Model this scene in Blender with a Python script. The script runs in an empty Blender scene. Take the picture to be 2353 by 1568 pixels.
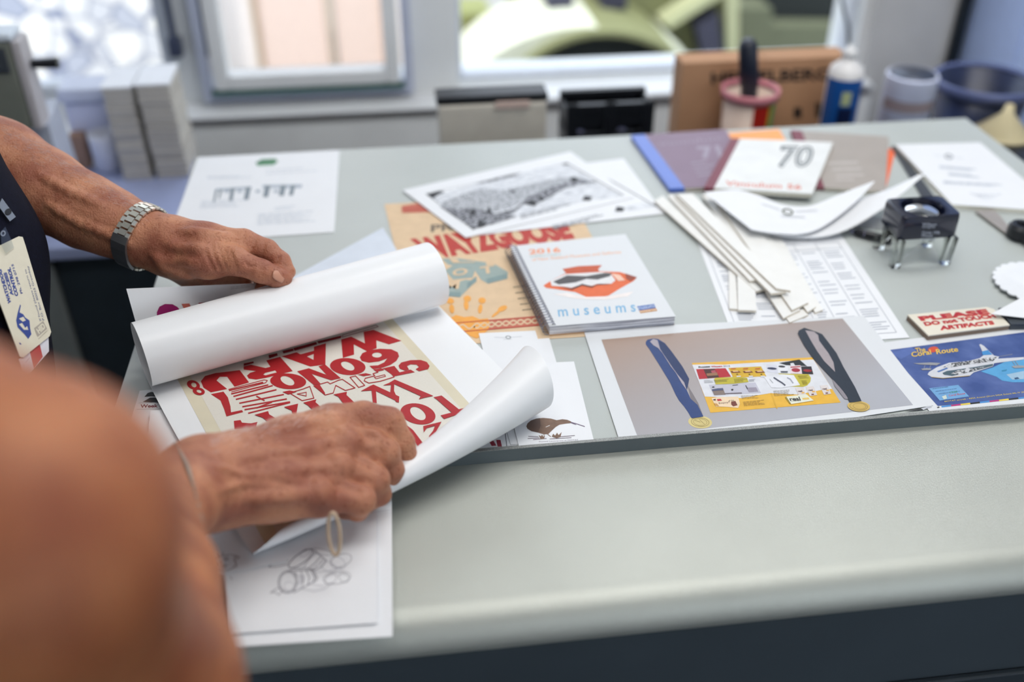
import bpy, bmesh, math, random
import numpy as np
from mathutils import Vector, Matrix
from mathutils.bvhtree import BVHTree
from mathutils.geometry import tessellate_polygon
random.seed(7)
SC = bpy.context.scene
COL = SC.collection
T = 0.95                      # height of the raised work surface
PI = math.pi
# ---------------------------------------------------------------- camera
IW, IH = 2353.0, 1568.0
FP = 35.0 / 36.0 * IW
RC = ((0.99197146, 0.07146611, -0.10433225),
      (-0.12646195, 0.56058237, -0.81838547),
      (0.0, 0.82500909, 0.56511946))
EYE = Vector((0, 0, T + 0.62))
RM = Matrix(RC)
cam_d = bpy.data.cameras.new('camera'); cam = bpy.data.objects.new('camera', cam_d); COL.objects.link(cam)
cam_d.sensor_width = 36; cam_d.lens = 35; cam_d.clip_start = 0.02; cam_d.clip_end = 200
cam.matrix_world = Matrix.Translation(EYE) @ RM.to_4x4()
cam_d.dof.use_dof = True; cam_d.dof.focus_distance = 0.99; cam_d.dof.aperture_fstop = 1.9
cam_d.dof.aperture_blades = 9
SC.camera = cam
SC.view_settings.view_transform = 'Standard'; SC.view_settings.look = 'None'
SC.view_settings.exposure = 0.0; SC.view_settings.gamma = 1.0
SC.view_settings.use_curve_mapping = False
SC.cycles.use_denoising = True
SC.cycles.max_bounces = 7; SC.cycles.diffuse_bounces = 4; SC.cycles.transmission_bounces = 8
SC.cycles.transparent_max_bounces = 12
SC.cycles.caustics_reflective = False; SC.cycles.caustics_refractive = False
# ---------------------------------------------------------------- daylight
wd = bpy.data.worlds.new('sky'); SC.world = wd; wd.use_nodes = True
nt = wd.node_tree; bgn = nt.nodes['Background']
tc = nt.nodes.new('ShaderNodeTexCoord'); sp = nt.nodes.new('ShaderNodeSeparateXYZ'); rmp = nt.nodes.new('ShaderNodeValToRGB')
nt.links.new(tc.outputs['Generated'], sp.inputs[0]); nt.links.new(sp.outputs['Z'], rmp.inputs[0]); nt.links.new(rmp.outputs[0], bgn.inputs[0])
rmp.color_ramp.elements[0].color = (.86, .93, 1.0, 1); rmp.color_ramp.elements[0].position = 0.0
rmp.color_ramp.elements[1].color = (.74, .86, 1.0, 1); rmp.color_ramp.elements[1].position = 0.9
bgn.inputs[1].default_value = 2.8
# ceiling lamps (real fixtures are modelled with the room)
def area_lamp(name, loc, sx, sy, power, color=(1, .98, .95), rot=(0, 0, 0)):
    d = bpy.data.lights.new(name, 'AREA'); d.shape = 'RECTANGLE'; d.size = sx; d.size_y = sy; d.energy = power; d.color = color
    o = bpy.data.objects.new(name, d); COL.objects.link(o); o.location = loc; o.rotation_euler = rot; return o
area_lamp('ceiling_lamp_light', (0.35, 0.55, 2.52), 1.5, 0.5, 12.5)
area_lamp('ceiling_lamp_light', (0.9, 1.35, 2.52), 1.5, 0.5, 14)
sun_d = bpy.data.lights.new('sun', 'SUN'); sun_d.energy = 3.2; sun_d.angle = .01; sun_d.color = (1, .96, .88)
sun = bpy.data.objects.new('sun', sun_d); COL.objects.link(sun); sun.rotation_euler = Vector((.25, .22, -1)).to_track_quat('-Z', 'Y').to_euler()

# ---------------------------------------------------------------- geometry helpers
def ray(px, py):
    return RM @ Vector((px - IW / 2, -(py - IH / 2), -FP))
def P(px, py, z=0.0):
    """point of the plane at height z above the work surface seen at a pixel"""
    r = ray(px, py); t = (T + z - EYE.z) / r.z
    return EYE + r * t
def PY(px, py, Y):
    r = ray(px, py); return EYE + r * (Y / r.y)
def D(px, py, d):
    """point at axial distance d"""
    return EYE + ray(px, py) * (d / FP)

def lin(c):
    return tuple(((v / 255.0) / 12.92 if v <= 10.3 else (((v / 255.0) + .055) / 1.055) ** 2.4) for v in c) + (1.0,)
MATS = {}
def mat(name, rgb, rough=.6, metal=0.0, var=0.04, scale=30.0, bump=0.0, bscale=200.0, coat=0.0, trans=0.0, ior=1.45, sss=0.0, spec=.5):
    """procedural principled material: base colour varied by noise, optional noise bump"""
    if name in MATS: return MATS[name]
    m = bpy.data.materials.new(name); m.use_nodes = True; n = m.node_tree; b = n.nodes['Principled BSDF']
    c = lin(rgb)
    g = n.nodes.new('ShaderNodeNewGeometry')
    nz = n.nodes.new('ShaderNodeTexNoise'); nz.inputs['Scale'].default_value = scale; nz.inputs['Detail'].default_value = 4
    n.links.new(g.outputs['Position'], nz.inputs['Vector'])
    cr = n.nodes.new('ShaderNodeValToRGB'); n.links.new(nz.outputs['Fac'], cr.inputs[0])
    cr.color_ramp.elements[0].position = .3; cr.color_ramp.elements[1].position = .7
    cr.color_ramp.elements[0].color = tuple(max(0, v * (1 - var)) for v in c[:3]) + (1,)
    cr.color_ramp.elements[1].color = tuple(min(1, v * (1 + var)) for v in c[:3]) + (1,)
    n.links.new(cr.outputs[0], b.inputs['Base Color'])
    b.inputs['Roughness'].default_value = rough; b.inputs['Metallic'].default_value = metal
    b.inputs['IOR'].default_value = ior; b.inputs['Specular IOR Level'].default_value = spec
    b.inputs['Transmission Weight'].default_value = trans; b.inputs['Coat Weight'].default_value = coat; b.inputs['Coat Roughness'].default_value = .12
    if sss: 
        b.inputs['Subsurface Weight'].default_value = sss; b.inputs['Subsurface Scale'].default_value = .006
        b.inputs['Subsurface Radius'].default_value = (1, .35, .2)
    if bump:
        n2 = n.nodes.new('ShaderNodeTexNoise'); n2.inputs['Scale'].default_value = bscale; n2.inputs['Detail'].default_value = 3
        n.links.new(g.outputs['Position'], n2.inputs['Vector'])
        bp = n.nodes.new('ShaderNodeBump'); bp.inputs['Strength'].default_value = bump; bp.inputs['Distance'].default_value = .001
        n.links.new(n2.outputs['Fac'], bp.inputs['Height']); n.links.new(bp.outputs[0], b.inputs['Normal'])
    MATS[name] = m; return m
def ink(rgb, rough=.55): return mat('ink_%d_%d_%d' % tuple(rgb), rgb, rough, var=.05, scale=120)
WHITE = mat('white_paper', (232, 234, 238), .55, var=.01)
GLOSS = mat('gloss_white_paper', (219, 222, 226), .45, var=.008, scale=8)

def link(name, me, mats=(), parent=None, smooth=False):
    o = bpy.data.objects.new(name, me); COL.objects.link(o)
    for m in (mats if isinstance(mats, (list, tuple)) else [mats]): me.materials.append(m)
    if smooth: me.polygons.foreach_set('use_smooth', [True] * len(me.polygons))
    if parent: o.parent = parent
    return o
def tag(o, label=None, cat=None, group=None, kind=None):
    if label: o['label'] = label
    if cat: o['category'] = cat
    if group: o['group'] = group
    if kind: o['kind'] = kind
    return o
def empty(name, loc, label=None, cat=None, group=None, rz=0):
    o = bpy.data.objects.new(name, None); COL.objects.link(o); o.location = loc; o.rotation_euler = (0, 0, rz)
    o.empty_display_size = .02
    return tag(o, label, cat, group)
def settle(o, root):
    """parent o (built in world coordinates) to root keeping its place"""
    o.parent = root; o.matrix_parent_inverse = Matrix.Identity(4)
    M = (Matrix.Translation(root.location) @ root.rotation_euler.to_matrix().to_4x4()).inverted()
    o.data.transform(M); return o

class MB:
    """mesh builder in world coordinates"""
    def __init__(s): s.v = []; s.f = []; s.m = []
    def add(s, vs, fs, mi=0):
        k = len(s.v); s.v += [tuple(v) for v in vs]
        for f in fs: s.f.append(tuple(i + k for i in f)); s.m.append(mi)
        return s
    def box(s, a, b, mi=0, M=None):
        x0, y0, z0 = a; x1, y1, z1 = b
        vs = [Vector(p) for p in ((x0,y0,z0),(x1,y0,z0),(x1,y1,z0),(x0,y1,z0),(x0,y0,z1),(x1,y0,z1),(x1,y1,z1),(x0,y1,z1))]
        if M is not None: vs = [M @ v for v in vs]
        return s.add(vs, [(0,3,2,1),(4,5,6,7),(0,1,5,4),(1,2,6,5),(2,3,7,6),(3,0,4,7)], mi)
    def bbox(s, a, b, r, mi=0, M=None, seg=2):
        bm = bmesh.new(); 
        bmesh.ops.create_cube(bm, size=1)
        for v in bm.verts:
            v.co = Vector(((a[i] + b[i]) / 2 + v.co[i] * (b[i] - a[i]) for i in range(3)))
        bmesh.ops.bevel(bm, geom=bm.edges[:], offset=r, segments=seg, profile=.5, affect='EDGES')
        bm.verts.ensure_lookup_table()
        vs = [v.co.copy() for v in bm.verts]; fs = [[v.index for v in f.verts] for f in bm.faces]; bm.free()
        if M is not None: vs = [M @ v for v in vs]
        return s.add(vs, fs, mi)
    def prism(s, pts, z0, z1, mi=0, M=None, side=None):
        """pts: xy outline (or vectors in plane), extruded z0..z1"""
        n = len(pts)
        tri = tessellate_polygon([[Vector((p[0], p[1], 0)) for p in pts]])
        area = sum(pts[i][0] * pts[(i+1) % n][1] - pts[(i+1) % n][0] * pts[i][1] for i in range(n))
        vs = [Vector((p[0], p[1], z0)) for p in pts] + [Vector((p[0], p[1], z1)) for p in pts]
        if M is not None: vs = [M @ v for v in vs]
        fs = []
        for t in tri:
            a, b, c = t
            ar = (pts[b][0]-pts[a][0])*(pts[c][1]-pts[a][1]) - (pts[b][1]-pts[a][1])*(pts[c][0]-pts[a][0])
            if ar < 0: a, c = c, a
            fs.append((a + n, b + n, c + n)); fs.append((c, b, a))
        k = len(s.f); s.add(vs, fs, mi)
        sd = [((i, (i+1) % n, (i+1) % n + n, i + n) if area > 0 else (i + n, (i+1) % n + n, (i+1) % n, i)) for i in range(n)]
        k0 = len(s.v) - 2 * n
        for f in sd: s.f.append(tuple(i + k0 for i in f)); s.m.append(mi if side is None else side)
        return s
    def tube(s, pts, r, n=8, mi=0, closed=False, caps=True):
        pts = [Vector(p) for p in pts]; N = len(pts)
        rr = r if isinstance(r, (list, tuple)) else [r] * N
        rings = []; up = None
        for i, p in enumerate(pts):
            a = pts[(i - 1) % N] if (closed or i > 0) else p; b = pts[(i + 1) % N] if (closed or i < N - 1) else p
            t = (b - a).normalized()
            if up is None: up = t.orthogonal().normalized()
            up = (up - t * up.dot(t)).normalized(); w = t.cross(up)
            rings.append([p + (up * math.cos(2*PI*k/n) + w * math.sin(2*PI*k/n)) * rr[i] for k in range(n)])
        vs = [v for r_ in rings for v in r_]; fs = []
        for i in range(N if closed else N - 1):
            j = (i + 1) % N
            for k in range(n): fs.append((i*n+k, i*n+(k+1) % n, j*n+(k+1) % n, j*n+k))
        if caps and not closed: fs += [tuple(range(n-1, -1, -1)), tuple((N-1)*n + k for k in range(n))]
        return s.add(vs, fs, mi)
    def lathe(s, prof, c=(0,0,0), n=32, mi=0, M=None, caps=True):
        """prof: list of (r,z)"""
        vs = []; fs = []; m = len(prof)
        for r, z in prof:
            for k in range(n):
                a = 2*PI*k/n; v = Vector((r*math.cos(a), r*math.sin(a), z))
                vs.append((M @ v) if M is not None else v + Vector(c))
        for i in range(m-1):
            for k in range(n): fs.append((i*n+k, i*n+(k+1) % n, (i+1)*n+(k+1) % n, (i+1)*n+k))
        if caps: fs += [tuple(range(n-1, -1, -1)), tuple((m-1)*n+k for k in range(n))]
        return s.add(vs, fs, mi)
    def build(s, name, mats, parent=None, smooth=False, auto=None):
        me = bpy.data.meshes.new(name); me.from_pydata(s.v, [], s.f); me.update()
        o = link(name, me, mats, None, smooth)
        me.polygons.foreach_set('material_index', s.m)
        if auto:
            me.polygons.foreach_set('use_smooth', [True]*len(me.polygons)); me.set_sharp_from_angle(angle=math.radians(auto))
        if parent: settle(o, parent)
        return o

# ---------------------------------------------------------------- lettering
_TXT = {}
def text_tris(s, bold=0.0):
    """triangles of a string in the unit box: list of 2-D triangles, width/height ratio"""
    key = (s, bold)
    if key in _TXT: return _TXT[key]
    cu = bpy.data.curves.new('t', 'FONT'); cu.body = s; cu.size = 1; cu.offset = bold; cu.resolution_u = 3; cu.fill_mode = 'FRONT'
    o = bpy.data.objects.new('t', cu); COL.objects.link(o)
    dg = bpy.context.evaluated_depsgraph_get(); me = o.evaluated_get(dg).to_mesh()
    me.calc_loop_triangles()
    v = [(p.co.x, p.co.y) for p in me.vertices]; tr = [tuple(t.vertices) for t in me.loop_triangles]
    o.evaluated_get(dg).to_mesh_clear(); bpy.data.objects.remove(o); bpy.data.curves.remove(cu)
    x0 = min(p[0] for p in v); x1 = max(p[0] for p in v); y0 = min(p[1] for p in v); y1 = max(p[1] for p in v)
    v = [((p[0]-x0)/(x1-x0), (p[1]-y0)/(y1-y0)) for p in v]
    _TXT[key] = (v, tr); return _TXT[key]

class Sheet:
    """a sheet with printed marks. Marks are given where they are seen on the sheet and laid on its surface."""
    def __init__(s, z=None, bvh=None, maxe=None):
        s.mb = MB(); s.z = z; s.bvh = bvh; s.mats = []; s.maxe = maxe
    def mi(s, m):
        if m not in s.mats: s.mats.append(m)
        return s.mats.index(m)
    def pt(s, p, lay):
        if s.bvh is None: return P(p[0], p[1], s.z + .00012 * lay)
        h = s.bvh.ray_cast(EYE, ray(p[0], p[1]).normalized())
        if h[0] is None: return None
        n = h[1]
        if n.dot(EYE - h[0]) < 0: n = -n
        return h[0] + n * .00018 * lay
    def tris(s, v, tr, m, lay):
        mi = s.mi(m); s._n = (getattr(s, '_n', 0) + 1) % 40; lay = lay + s._n * .02
        if s.maxe:
            v = list(v); out = []; st = list(tr); mid = {}
            while st:
                t = st.pop(); a, b, c = t
                L = [math.dist(v[a], v[b]), math.dist(v[b], v[c]), math.dist(v[c], v[a])]; k = L.index(max(L))
                if L[k] <= s.maxe: out.append(t); continue
                i, j, o = (t[k], t[(k+1) % 3], t[(k+2) % 3]); e = (min(i, j), max(i, j))
                if e not in mid: v.append(((v[i][0]+v[j][0])/2, (v[i][1]+v[j][1])/2)); mid[e] = len(v)-1
                q = mid[e]; st += [(i, q, o), (q, j, o)]
            tr = out
        pp = [s.pt(p, lay) for p in v]; ok = [t for t in tr if all(pp[i] is not None for i in t)]
        if s.bvh is not None: ok = [t for t in ok if max((pp[t[0]]-pp[t[1]]).length, (pp[t[1]]-pp[t[2]]).length, (pp[t[2]]-pp[t[0]]).length) < .03]
        idx = {}; vs = []; fs = []
        for t in ok:
            for i in t:
                if i not in idx: idx[i] = len(vs); vs.append(pp[i])
            a, b, c = (pp[i] for i in t); nn = (b-a).cross(c-a)
            f = tuple(idx[i] for i in t)
            if nn.dot(EYE - a) < 0: f = f[::-1]
            fs.append(f)
        s.mb.add(vs, fs, mi); return s
    def poly(s, pts, m, lay=1, holes=()):
        loops = [list(pts)] + [list(h) for h in holes]
        tr = tessellate_polygon([[Vector((p[0], p[1], 0)) for p in l] for l in loops])
        return s.tris([p for l in loops for p in l], [tuple(t) for t in tr], m, lay)
    def ell(s, c, rx, ry, rot, m, lay=1, hole=None, n=28):
        def e(c, rx, ry, rot):
            a = math.radians(rot); return [(c[0]+rx*math.cos(t)*math.cos(a)-ry*math.sin(t)*math.sin(a), c[1]+rx*math.cos(t)*math.sin(a)+ry*math.sin(t)*math.cos(a)) for t in (2*PI*i/n for i in range(n))]
        return s.poly(e(c, rx, ry, rot), m, lay, [e(*hole)] if hole else [])
    def line(s, pts, w, m, lay=1, closed=False):
        pts = list(pts) + ([pts[0]] if closed else [])
        for a, b in zip(pts, pts[1:]):
            d = math.dist(a, b)
            if d < 1e-6: continue
            ex, ey = (b[0]-a[0])/d*w*.35, (b[1]-a[1])/d*w*.35
            nx, ny = -(b[1]-a[1])/d*w/2, (b[0]-a[0])/d*w/2
            v = [(a[0]-ex+nx, a[1]-ey+ny), (b[0]+ex+nx, b[1]+ey+ny), (b[0]+ex-nx, b[1]+ey-ny), (a[0]-ex-nx, a[1]-ey-ny)]
            s.tris(v, [(0, 1, 2), (0, 2, 3)], m, lay)
        return s
    def text(s, t, bl, br, tl, m, lay=1, bold=0.0, tr=None):
        """bl: baseline start, br: baseline end, tl: top above the start, all as seen"""
        v, trs = text_tris(t, bold)
        tr_ = tr or (br[0]+tl[0]-bl[0], br[1]+tl[1]-bl[1])
        q = []
        for a, b in v:
            x0 = bl[0]+(br[0]-bl[0])*a; y0 = bl[1]+(br[1]-bl[1])*a; x1 = tl[0]+(tr_[0]-tl[0])*a; y1 = tl[1]+(tr_[1]-tl[1])*a
            q.append((x0+(x1-x0)*b, y0+(y1-y0)*b))
        return s.tris(q, trs, m, lay)
    def greek(s, bl, br, tl, rows, m, lay=1, w=1.2, seed=1):
        """rows of fine illegible small print"""
        rnd = random.Random(seed)
        for i in range(rows):
            f = i / max(1, rows-1) if rows > 1 else 0
            ax, ay = tl[0]+(bl[0]-tl[0])*f, tl[1]+(bl[1]-tl[1])*f
            dx, dy = br[0]-bl[0], br[1]-bl[1]; u = 0; end = rnd.uniform(.6, 1)
            while u < end:
                L = rnd.uniform(.05, .16); e = min(u+L, end)
                s.line([(ax+dx*u, ay+dy*u), (ax+dx*e, ay+dy*e)], w, m, lay); u = e+.03
        return s
    def paper(s, quad, th=.0003, m=None, z=None):
        """flat sheet body under the marks: quad as seen, thickness th"""
        zz = s.z if z is None else z
        q = [P(a, b, zz) for a, b in quad]; mi = s.mi(m or WHITE)
        s.mb.prism([(p.x, p.y) for p in q], T + zz - th, T + zz, mi); return s
    def build(s, name, parent=None, **k):
        return s.mb.build(name, s.mats, parent, **k)
def patch(fn, nu, nv, th=0.0):
    """grid surface from fn(a,b) a,b in 0..1 -> Vector; returns verts, faces (with thickness if th)"""
    g = [[Vector(fn(i/nu, j/nv)) for j in range(nv+1)] for i in range(nu+1)]
    vs = [p for r in g for p in r]; W = nv+1
    fs = [(i*W+j, (i+1)*W+j, (i+1)*W+j+1, i*W+j+1) for i in range(nu) for j in range(nv)]
    return vs, fs
def thick(o, th, off=0.0):
    md = o.modifiers.new('thickness', 'SOLIDIFY'); md.thickness = th; md.offset = off; return o
def bvh_of(vs, fs): return BVHTree.FromPolygons(vs, fs)
# ================================================================ the room
WY = 2.3
def struct(o): o['kind'] = 'structure'; return o
M_wall = mat('wall_paint', (232, 235, 236), .6, var=.03, scale=6, bump=.2, bscale=60)
M_trim = mat('trim_paint', (240, 242, 244), .4, var=.03, scale=9)
M_floor = mat('floor_lino', (52, 58, 66), .5, var=.15, scale=5)
M_ceil = mat('ceiling_paint', (226, 228, 228), .8)
M_black = mat('black_plastic', (22, 24, 30), .4)
M_dgrey = mat('dark_grey_metal', (70, 76, 84), .45, metal=.3)
def glass_mat():
    m = bpy.data.materials.new('window_glass'); m.use_nodes = True; n = m.node_tree; n.nodes.remove(n.nodes['Principled BSDF'])
    t = n.nodes.new('ShaderNodeBsdfTransparent'); g = n.nodes.new('ShaderNodeBsdfGlossy'); g.inputs['Roughness'].default_value = .02
    f = n.nodes.new('ShaderNodeLayerWeight'); f.inputs['Blend'].default_value = .05; x = n.nodes.new('ShaderNodeMixShader')
    n.links.new(f.outputs[0], x.inputs[0]); n.links.new(t.outputs[0], x.inputs[1]); n.links.new(g.outputs[0], x.inputs[2])
    n.links.new(x.outputs[0], n.nodes['Material Output'].inputs[0]); return m
M_pane = glass_mat()
def wx(px, py=80): return PY(px, py, WY).x
ZS = PY(700, 212, WY).z; ZT = 2.05; ZC = 2.6
w1 = (-1.75, wx(386)); w2 = (wx(450), wx(944)); w3 = (wx(1050), wx(1972))
# back wall with three window openings
b = MB()
b.box((-1.9, WY, 0), (2.6, WY + .16, ZS)); b.box((-1.9, WY, ZT), (2.6, WY + .16, ZC))
for a0, a1 in ((-1.9, w1[0]), (w1[1], w2[0]), (w2[1], w3[0]), (w3[1], 2.6)): b.box((a0, WY, ZS), (a1, WY + .16, ZT))
struct(b.build('wall_back', M_wall))
struct(MB().box((-2.06, -1.6, 0), (-1.9, WY + .16, ZC)).build('wall_left', M_wall))
struct(MB().box((2.6, -1.6, 0), (2.76, WY + .16, ZC)).build('wall_right', M_wall))
b = MB()
for bx in (((-2.06, -1.76, 0), (2.76, -1.6, .85)), ((-2.06, -1.76, 2.35), (2.76, -1.6, ZC)), ((-2.06, -1.76, .85), (.5, -1.6, 2.35)), ((2.3, -1.76, .85), (2.76, -1.6, 2.35))): b.box(*bx)  # the opening in this wall is made up to let fill light in
struct(b.build('wall_front', M_wall))
b = MB()
for bx in (((.5, -1.70, .85), (2.3, -1.64, .90)), ((.5, -1.70, 2.30), (2.3, -1.64, 2.35)), ((.5, -1.70, .90), (.55, -1.64, 2.30)), ((2.25, -1.70, .90), (2.3, -1.64, 2.30)), ((1.37, -1.70, .90), (1.43, -1.64, 2.30))): b.box(*bx)
w4 = struct(b.build('window_4', M_trim))  # unseen window added behind the camera to brighten the front
struct(MB().box((-2.1, -1.7, -.06), (2.8, WY + .2, 0)).build('floor', M_floor))
struct(MB().box((-2.1, -1.7, ZC), (2.8, WY + .2, ZC + .06)).build('ceiling', M_ceil))
# window board, ledge, lower panel, painted shadow line between them
b = MB(); zb = PY(700, 268, WY - .1).z
b.bbox((-.49, WY - .1, zb), (w3[1] + .02, WY, ZS - .012), .006)
struct(b.build('trim_1', M_trim))
struct(MB().box((-1.9, WY - .088, 0), (w3[1] + .02, WY, zb - .022)).build('baseboard_back', mat('panel_paint', (246, 247, 246), .6, var=.05, scale=8)))
b = MB(); b.box((-.49, WY - .070, zb - .021), (w3[1] + .02, WY, zb - .001)); struct(b.build('ledge_shade_strip', mat('painted_shade_line', (140, 134, 134), .7)))  # shade under the ledge put in as a darker strip
b = MB(); b.bbox((w3[0] - .01, WY - .105, ZS - .0118), (w3[1] + .01, WY - .001, ZS - .003), .002); struct(b.build('trim_3', M_trim))
def window(n, x0, x1, z0, fr, frame_m, inner=None, recess=.06):
    y = WY + recess
    b = MB()
    b.bbox((x0, y - .03, z0), (x0 + fr, y + .03, ZT), .004); b.bbox((x1 - fr, y - .03, z0), (x1, y + .03, ZT), .004)
    b.bbox((x0 + fr, y - .03, z0), (x1 - fr, y + .03, z0 + fr), .004); b.bbox((x0 + fr, y - .03, ZT - fr), (x1 - fr, y + .03, ZT), .004)
    w = b.build('window_%d' % n, frame_m); struct(w)
    if inner:
        c = MB(); g = fr + .008; 
        c.bbox((x0 + g, y - .045, z0 + g), (x0 + g + inner, y + .01, ZT - g), .005); c.bbox((x1 - g - inner, y - .045, z0 + g), (x1 - g, y + .01, ZT - g), .005)
        c.bbox((x0 + g + inner, y - .045, z0 + g), (x1 - g - inner, y + .01, z0 + g + inner), .005); c.bbox((x0 + g + inner, y - .045, ZT - g - inner), (x1 - g - inner, y + .01, ZT - g), .005)
        c.build('casement', M_trim, w)
        MB().box((x0 + fr, y - .047, z0 + fr - .002), (x1 - fr, y - .02, z0 + fr + .007)).build('weather_strip', mat('green_rubber', (40, 96, 84), .6), w)
        fr = g + inner
    MB().box((x0 + fr, y - .003, z0 + fr), (x1 - fr, y + .003, ZT - fr)).build('pane', M_pane, w)
    return w
M_fr1 = mat('window_frame_paint', (214, 220, 230), .35)
win1 = window(1, w1[0], w1[1], ZS - .0, .03, M_fr1)
win2 = window(2, w2[0], w2[1], ZS, .022, mat('window_frame_lilac', (196, 203, 224), .35), .034, -.01)
win3 = window(3, w3[0], w3[1], ZS, .012, M_fr1)
b = MB(); xm = wx(1700, 60)
for xx in (wx(398, 60), wx(466, 40)):
    b = MB(); z = PY(420, 60, WY).z
    b.tube([(xx, WY - .02, z - .04), (xx, WY - .02, z + .45)], .008, 8); b.bbox((xx - .014, WY - .035, z - .06), (xx + .014, WY, z - .02), .003)
    o = b.build('window_stay', mat('stay_metal', (84, 92, 116), .4, metal=.5), smooth=False)
    tag(o, 'grey metal stay rod on the frame at the left edge of the middle window' if xx > wx(430, 60) else 'grey metal stay rod on the frame of the far left window', 'window stay', 'window stay rods')
b = MB(); b.bbox((w3[1] + .0005, WY - .018, ZS - .01), (wx(1991), WY - .0005, 2.04), .004); struct(b.build('trim_6', mat('jamb_lilac', (236, 240, 252), .3)))
# ceiling lights (the fixtures the room is lit by)
for (x, y) in ((.35, .55), (.9, 1.35)):
    e = empty('ceiling_light', (x, y, 2.6), 'white ceiling light over the ' + ('table' if y < 1 else 'bench by the windows'), 'ceiling light')
    MB().bbox((x - .8, y - .3, 2.555), (x + .8, y + .3, 2.6), .01).build('housing', M_trim, e)
    MB().box((x - .75, y - .25, 2.545), (x + .75, y + .25, 2.556)).build('diffuser', mat('diffuser', (245, 245, 240), .5), e)

# ---------------------------------------------------------------- outside
def stone_mat():
    m = bpy.data.materials.new('rubble_stone'); m.use_nodes = True; n = m.node_tree; bs = n.nodes['Principled BSDF']
    g = n.nodes.new('ShaderNodeNewGeometry'); v = n.nodes.new('ShaderNodeTexVoronoi'); v.inputs['Scale'].default_value = 9
    v2 = n.nodes.new('ShaderNodeTexVoronoi'); v2.feature = 'DISTANCE_TO_EDGE'; v2.inputs['Scale'].default_value = 9
    n.links.new(g.outputs['Position'], v.inputs['Vector']); n.links.new(g.outputs['Position'], v2.inputs['Vector'])
    r = n.nodes.new('ShaderNodeValToRGB'); r.color_ramp.elements[0].color = lin((150, 158, 182)); r.color_ramp.elements[1].color = lin((246, 242, 236)); r.color_ramp.elements[1].position = .8
    s = n.nodes.new('ShaderNodeSeparateColor'); n.links.new(v.outputs['Color'], s.inputs[0]); n.links.new(s.outputs[0], r.inputs[0])
    r2 = n.nodes.new('ShaderNodeValToRGB'); r2.color_ramp.elements[0].color = (.35, .38, .5, 1); r2.color_ramp.elements[1].position = .09
    n.links.new(v2.outputs['Distance'], r2.inputs[0])
    mx = n.nodes.new('ShaderNodeMix'); mx.data_type = 'RGBA'; mx.blend_type = 'MULTIPLY'; mx.inputs[0].default_value = 1
    n.links.new(r.outputs[0], mx.inputs[6]); n.links.new(r2.outputs[0], mx.inputs[7]); n.links.new(mx.outputs[2], bs.inputs['Base Color'])
    bs.inputs['Roughness'].default_value = .9; return m
struct(MB().box((-9, WY + .17, -.2), (9, 9, -.05)).build('yard_ground', mat('yard_concrete', (150, 150, 146), .9, var=.1)))  # concrete ground of the yard outside
o = MB().box((-5.2, 4.4, -.05), (PY(410, 60, 4.4).x, 4.7, 3.0)).build('stone_wall', stone_mat())
tag(o, 'pale rubble stone wall outside the far left window', 'wall')
# timber doors seen through the middle window
e = empty('garage_door', (PY(700, 60, 4.6).x, 4.6, 0), 'sunlit cream panelled door outside the middle window', 'door')
b = MB()
for x0, x1, m in ((440, 585, 0), (592, 752, 1), (768, 880, 1), (886, 1010, 0)):
    b.bbox((PY(x0, 60, 4.6).x, 4.6, -.05), (PY(x1, 60, 4.6).x, 4.64, 2.6), .01, m)
b.build('door_panel', [mat('door_white', (246, 236, 232), .6), mat('door_cream', (240, 214, 202), .6)], e)
b = MB()
for x0 in (586, 757, 881): b.bbox((PY(x0, 60, 4.6).x, 4.58, -.05), (PY(x0 + 6, 60, 4.6).x, 4.64, 2.6), .004)
b.build('door_post', mat('door_edge', (206, 182, 150), .6), e)
# old vehicle seen through the right window
VY = 3.6
def vp(px, py, y=VY): return PY(px, py, y)
e = empty('truck', (vp(1400, 100).x, VY, -.05), 'cream and olive vintage truck with a round wheel arch outside the right window', 'vehicle')
M_cr = mat('truck_cream', (206, 208, 190), .5); M_ol = mat('truck_olive', (118, 120, 84), .6); M_yd = mat('truck_dark', (26, 32, 32), .7); M_kh = mat('truck_khaki', (150, 148, 112), .7)
M_ye = mat('truck_yellow_green', (170, 172, 104), .6)
def arc(c, rx, ry, a0, a1, n=20): return [(c[0] + rx * math.cos(math.radians(a0 + (a1 - a0) * i / n)), c[1] - ry * math.sin(math.radians(a0 + (a1 - a0) * i / n))) for i in range(n + 1)]
def xzprism(mb, pts, y0, y1, mi=0, py_y=None):
    py_y = y0 if py_y is None else py_y
    q = [vp(p[0], p[1], py_y) for p in pts]
    M = Matrix(((1, 0, 0, 0), (0, 0, 1, 0), (0, 1, 0, 0), (0, 0, 0, 1)))     # (x,z)->x,y=z0..z1,z
    return mb.prism([(p.x, p.z) for p in q], y0, y1, mi, M)
outer = arc((1350, 330), 330, 268, 178, 20); inner = arc((1395, 330), 260, 250, 22, 176)
b = MB(); xzprism(b, outer + inner, VY - .05, VY + .42); fo = b.build('fender', M_cr, e)
b = MB(); xzprism(b, arc((1395, 330), 268, 258, 18, 178) + arc((1395, 330), 256, 246, 178, 18), VY - .1, VY + .42); b.build('fender_lip', M_ol, e)
b = MB(); c = vp(1400, 330); rr = (vp(1640, 330) - c).length
MR = Matrix.Translation(Vector((c.x, VY + .22, c.z))) @ Matrix.Rotation(PI / 2, 4, 'X')
b.lathe([(rr * .6, -.14), (rr * .93, -.13), (rr, -.08), (rr, .08), (rr * .93, .13), (rr * .6, .14)], n=40, M=MR)
w = b.build('wheel', M_yd, e, smooth=True)
b = MB(); b.lathe([(0.01, -.02), (rr * .3, -.03), (rr * .64, .06), (rr * .78, .10), (rr * .80, .15), (rr * .6, .15), (.01, .15)], n=40, M=MR, caps=False)
b.build('wheel_rim', M_kh, w, smooth=True)
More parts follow.
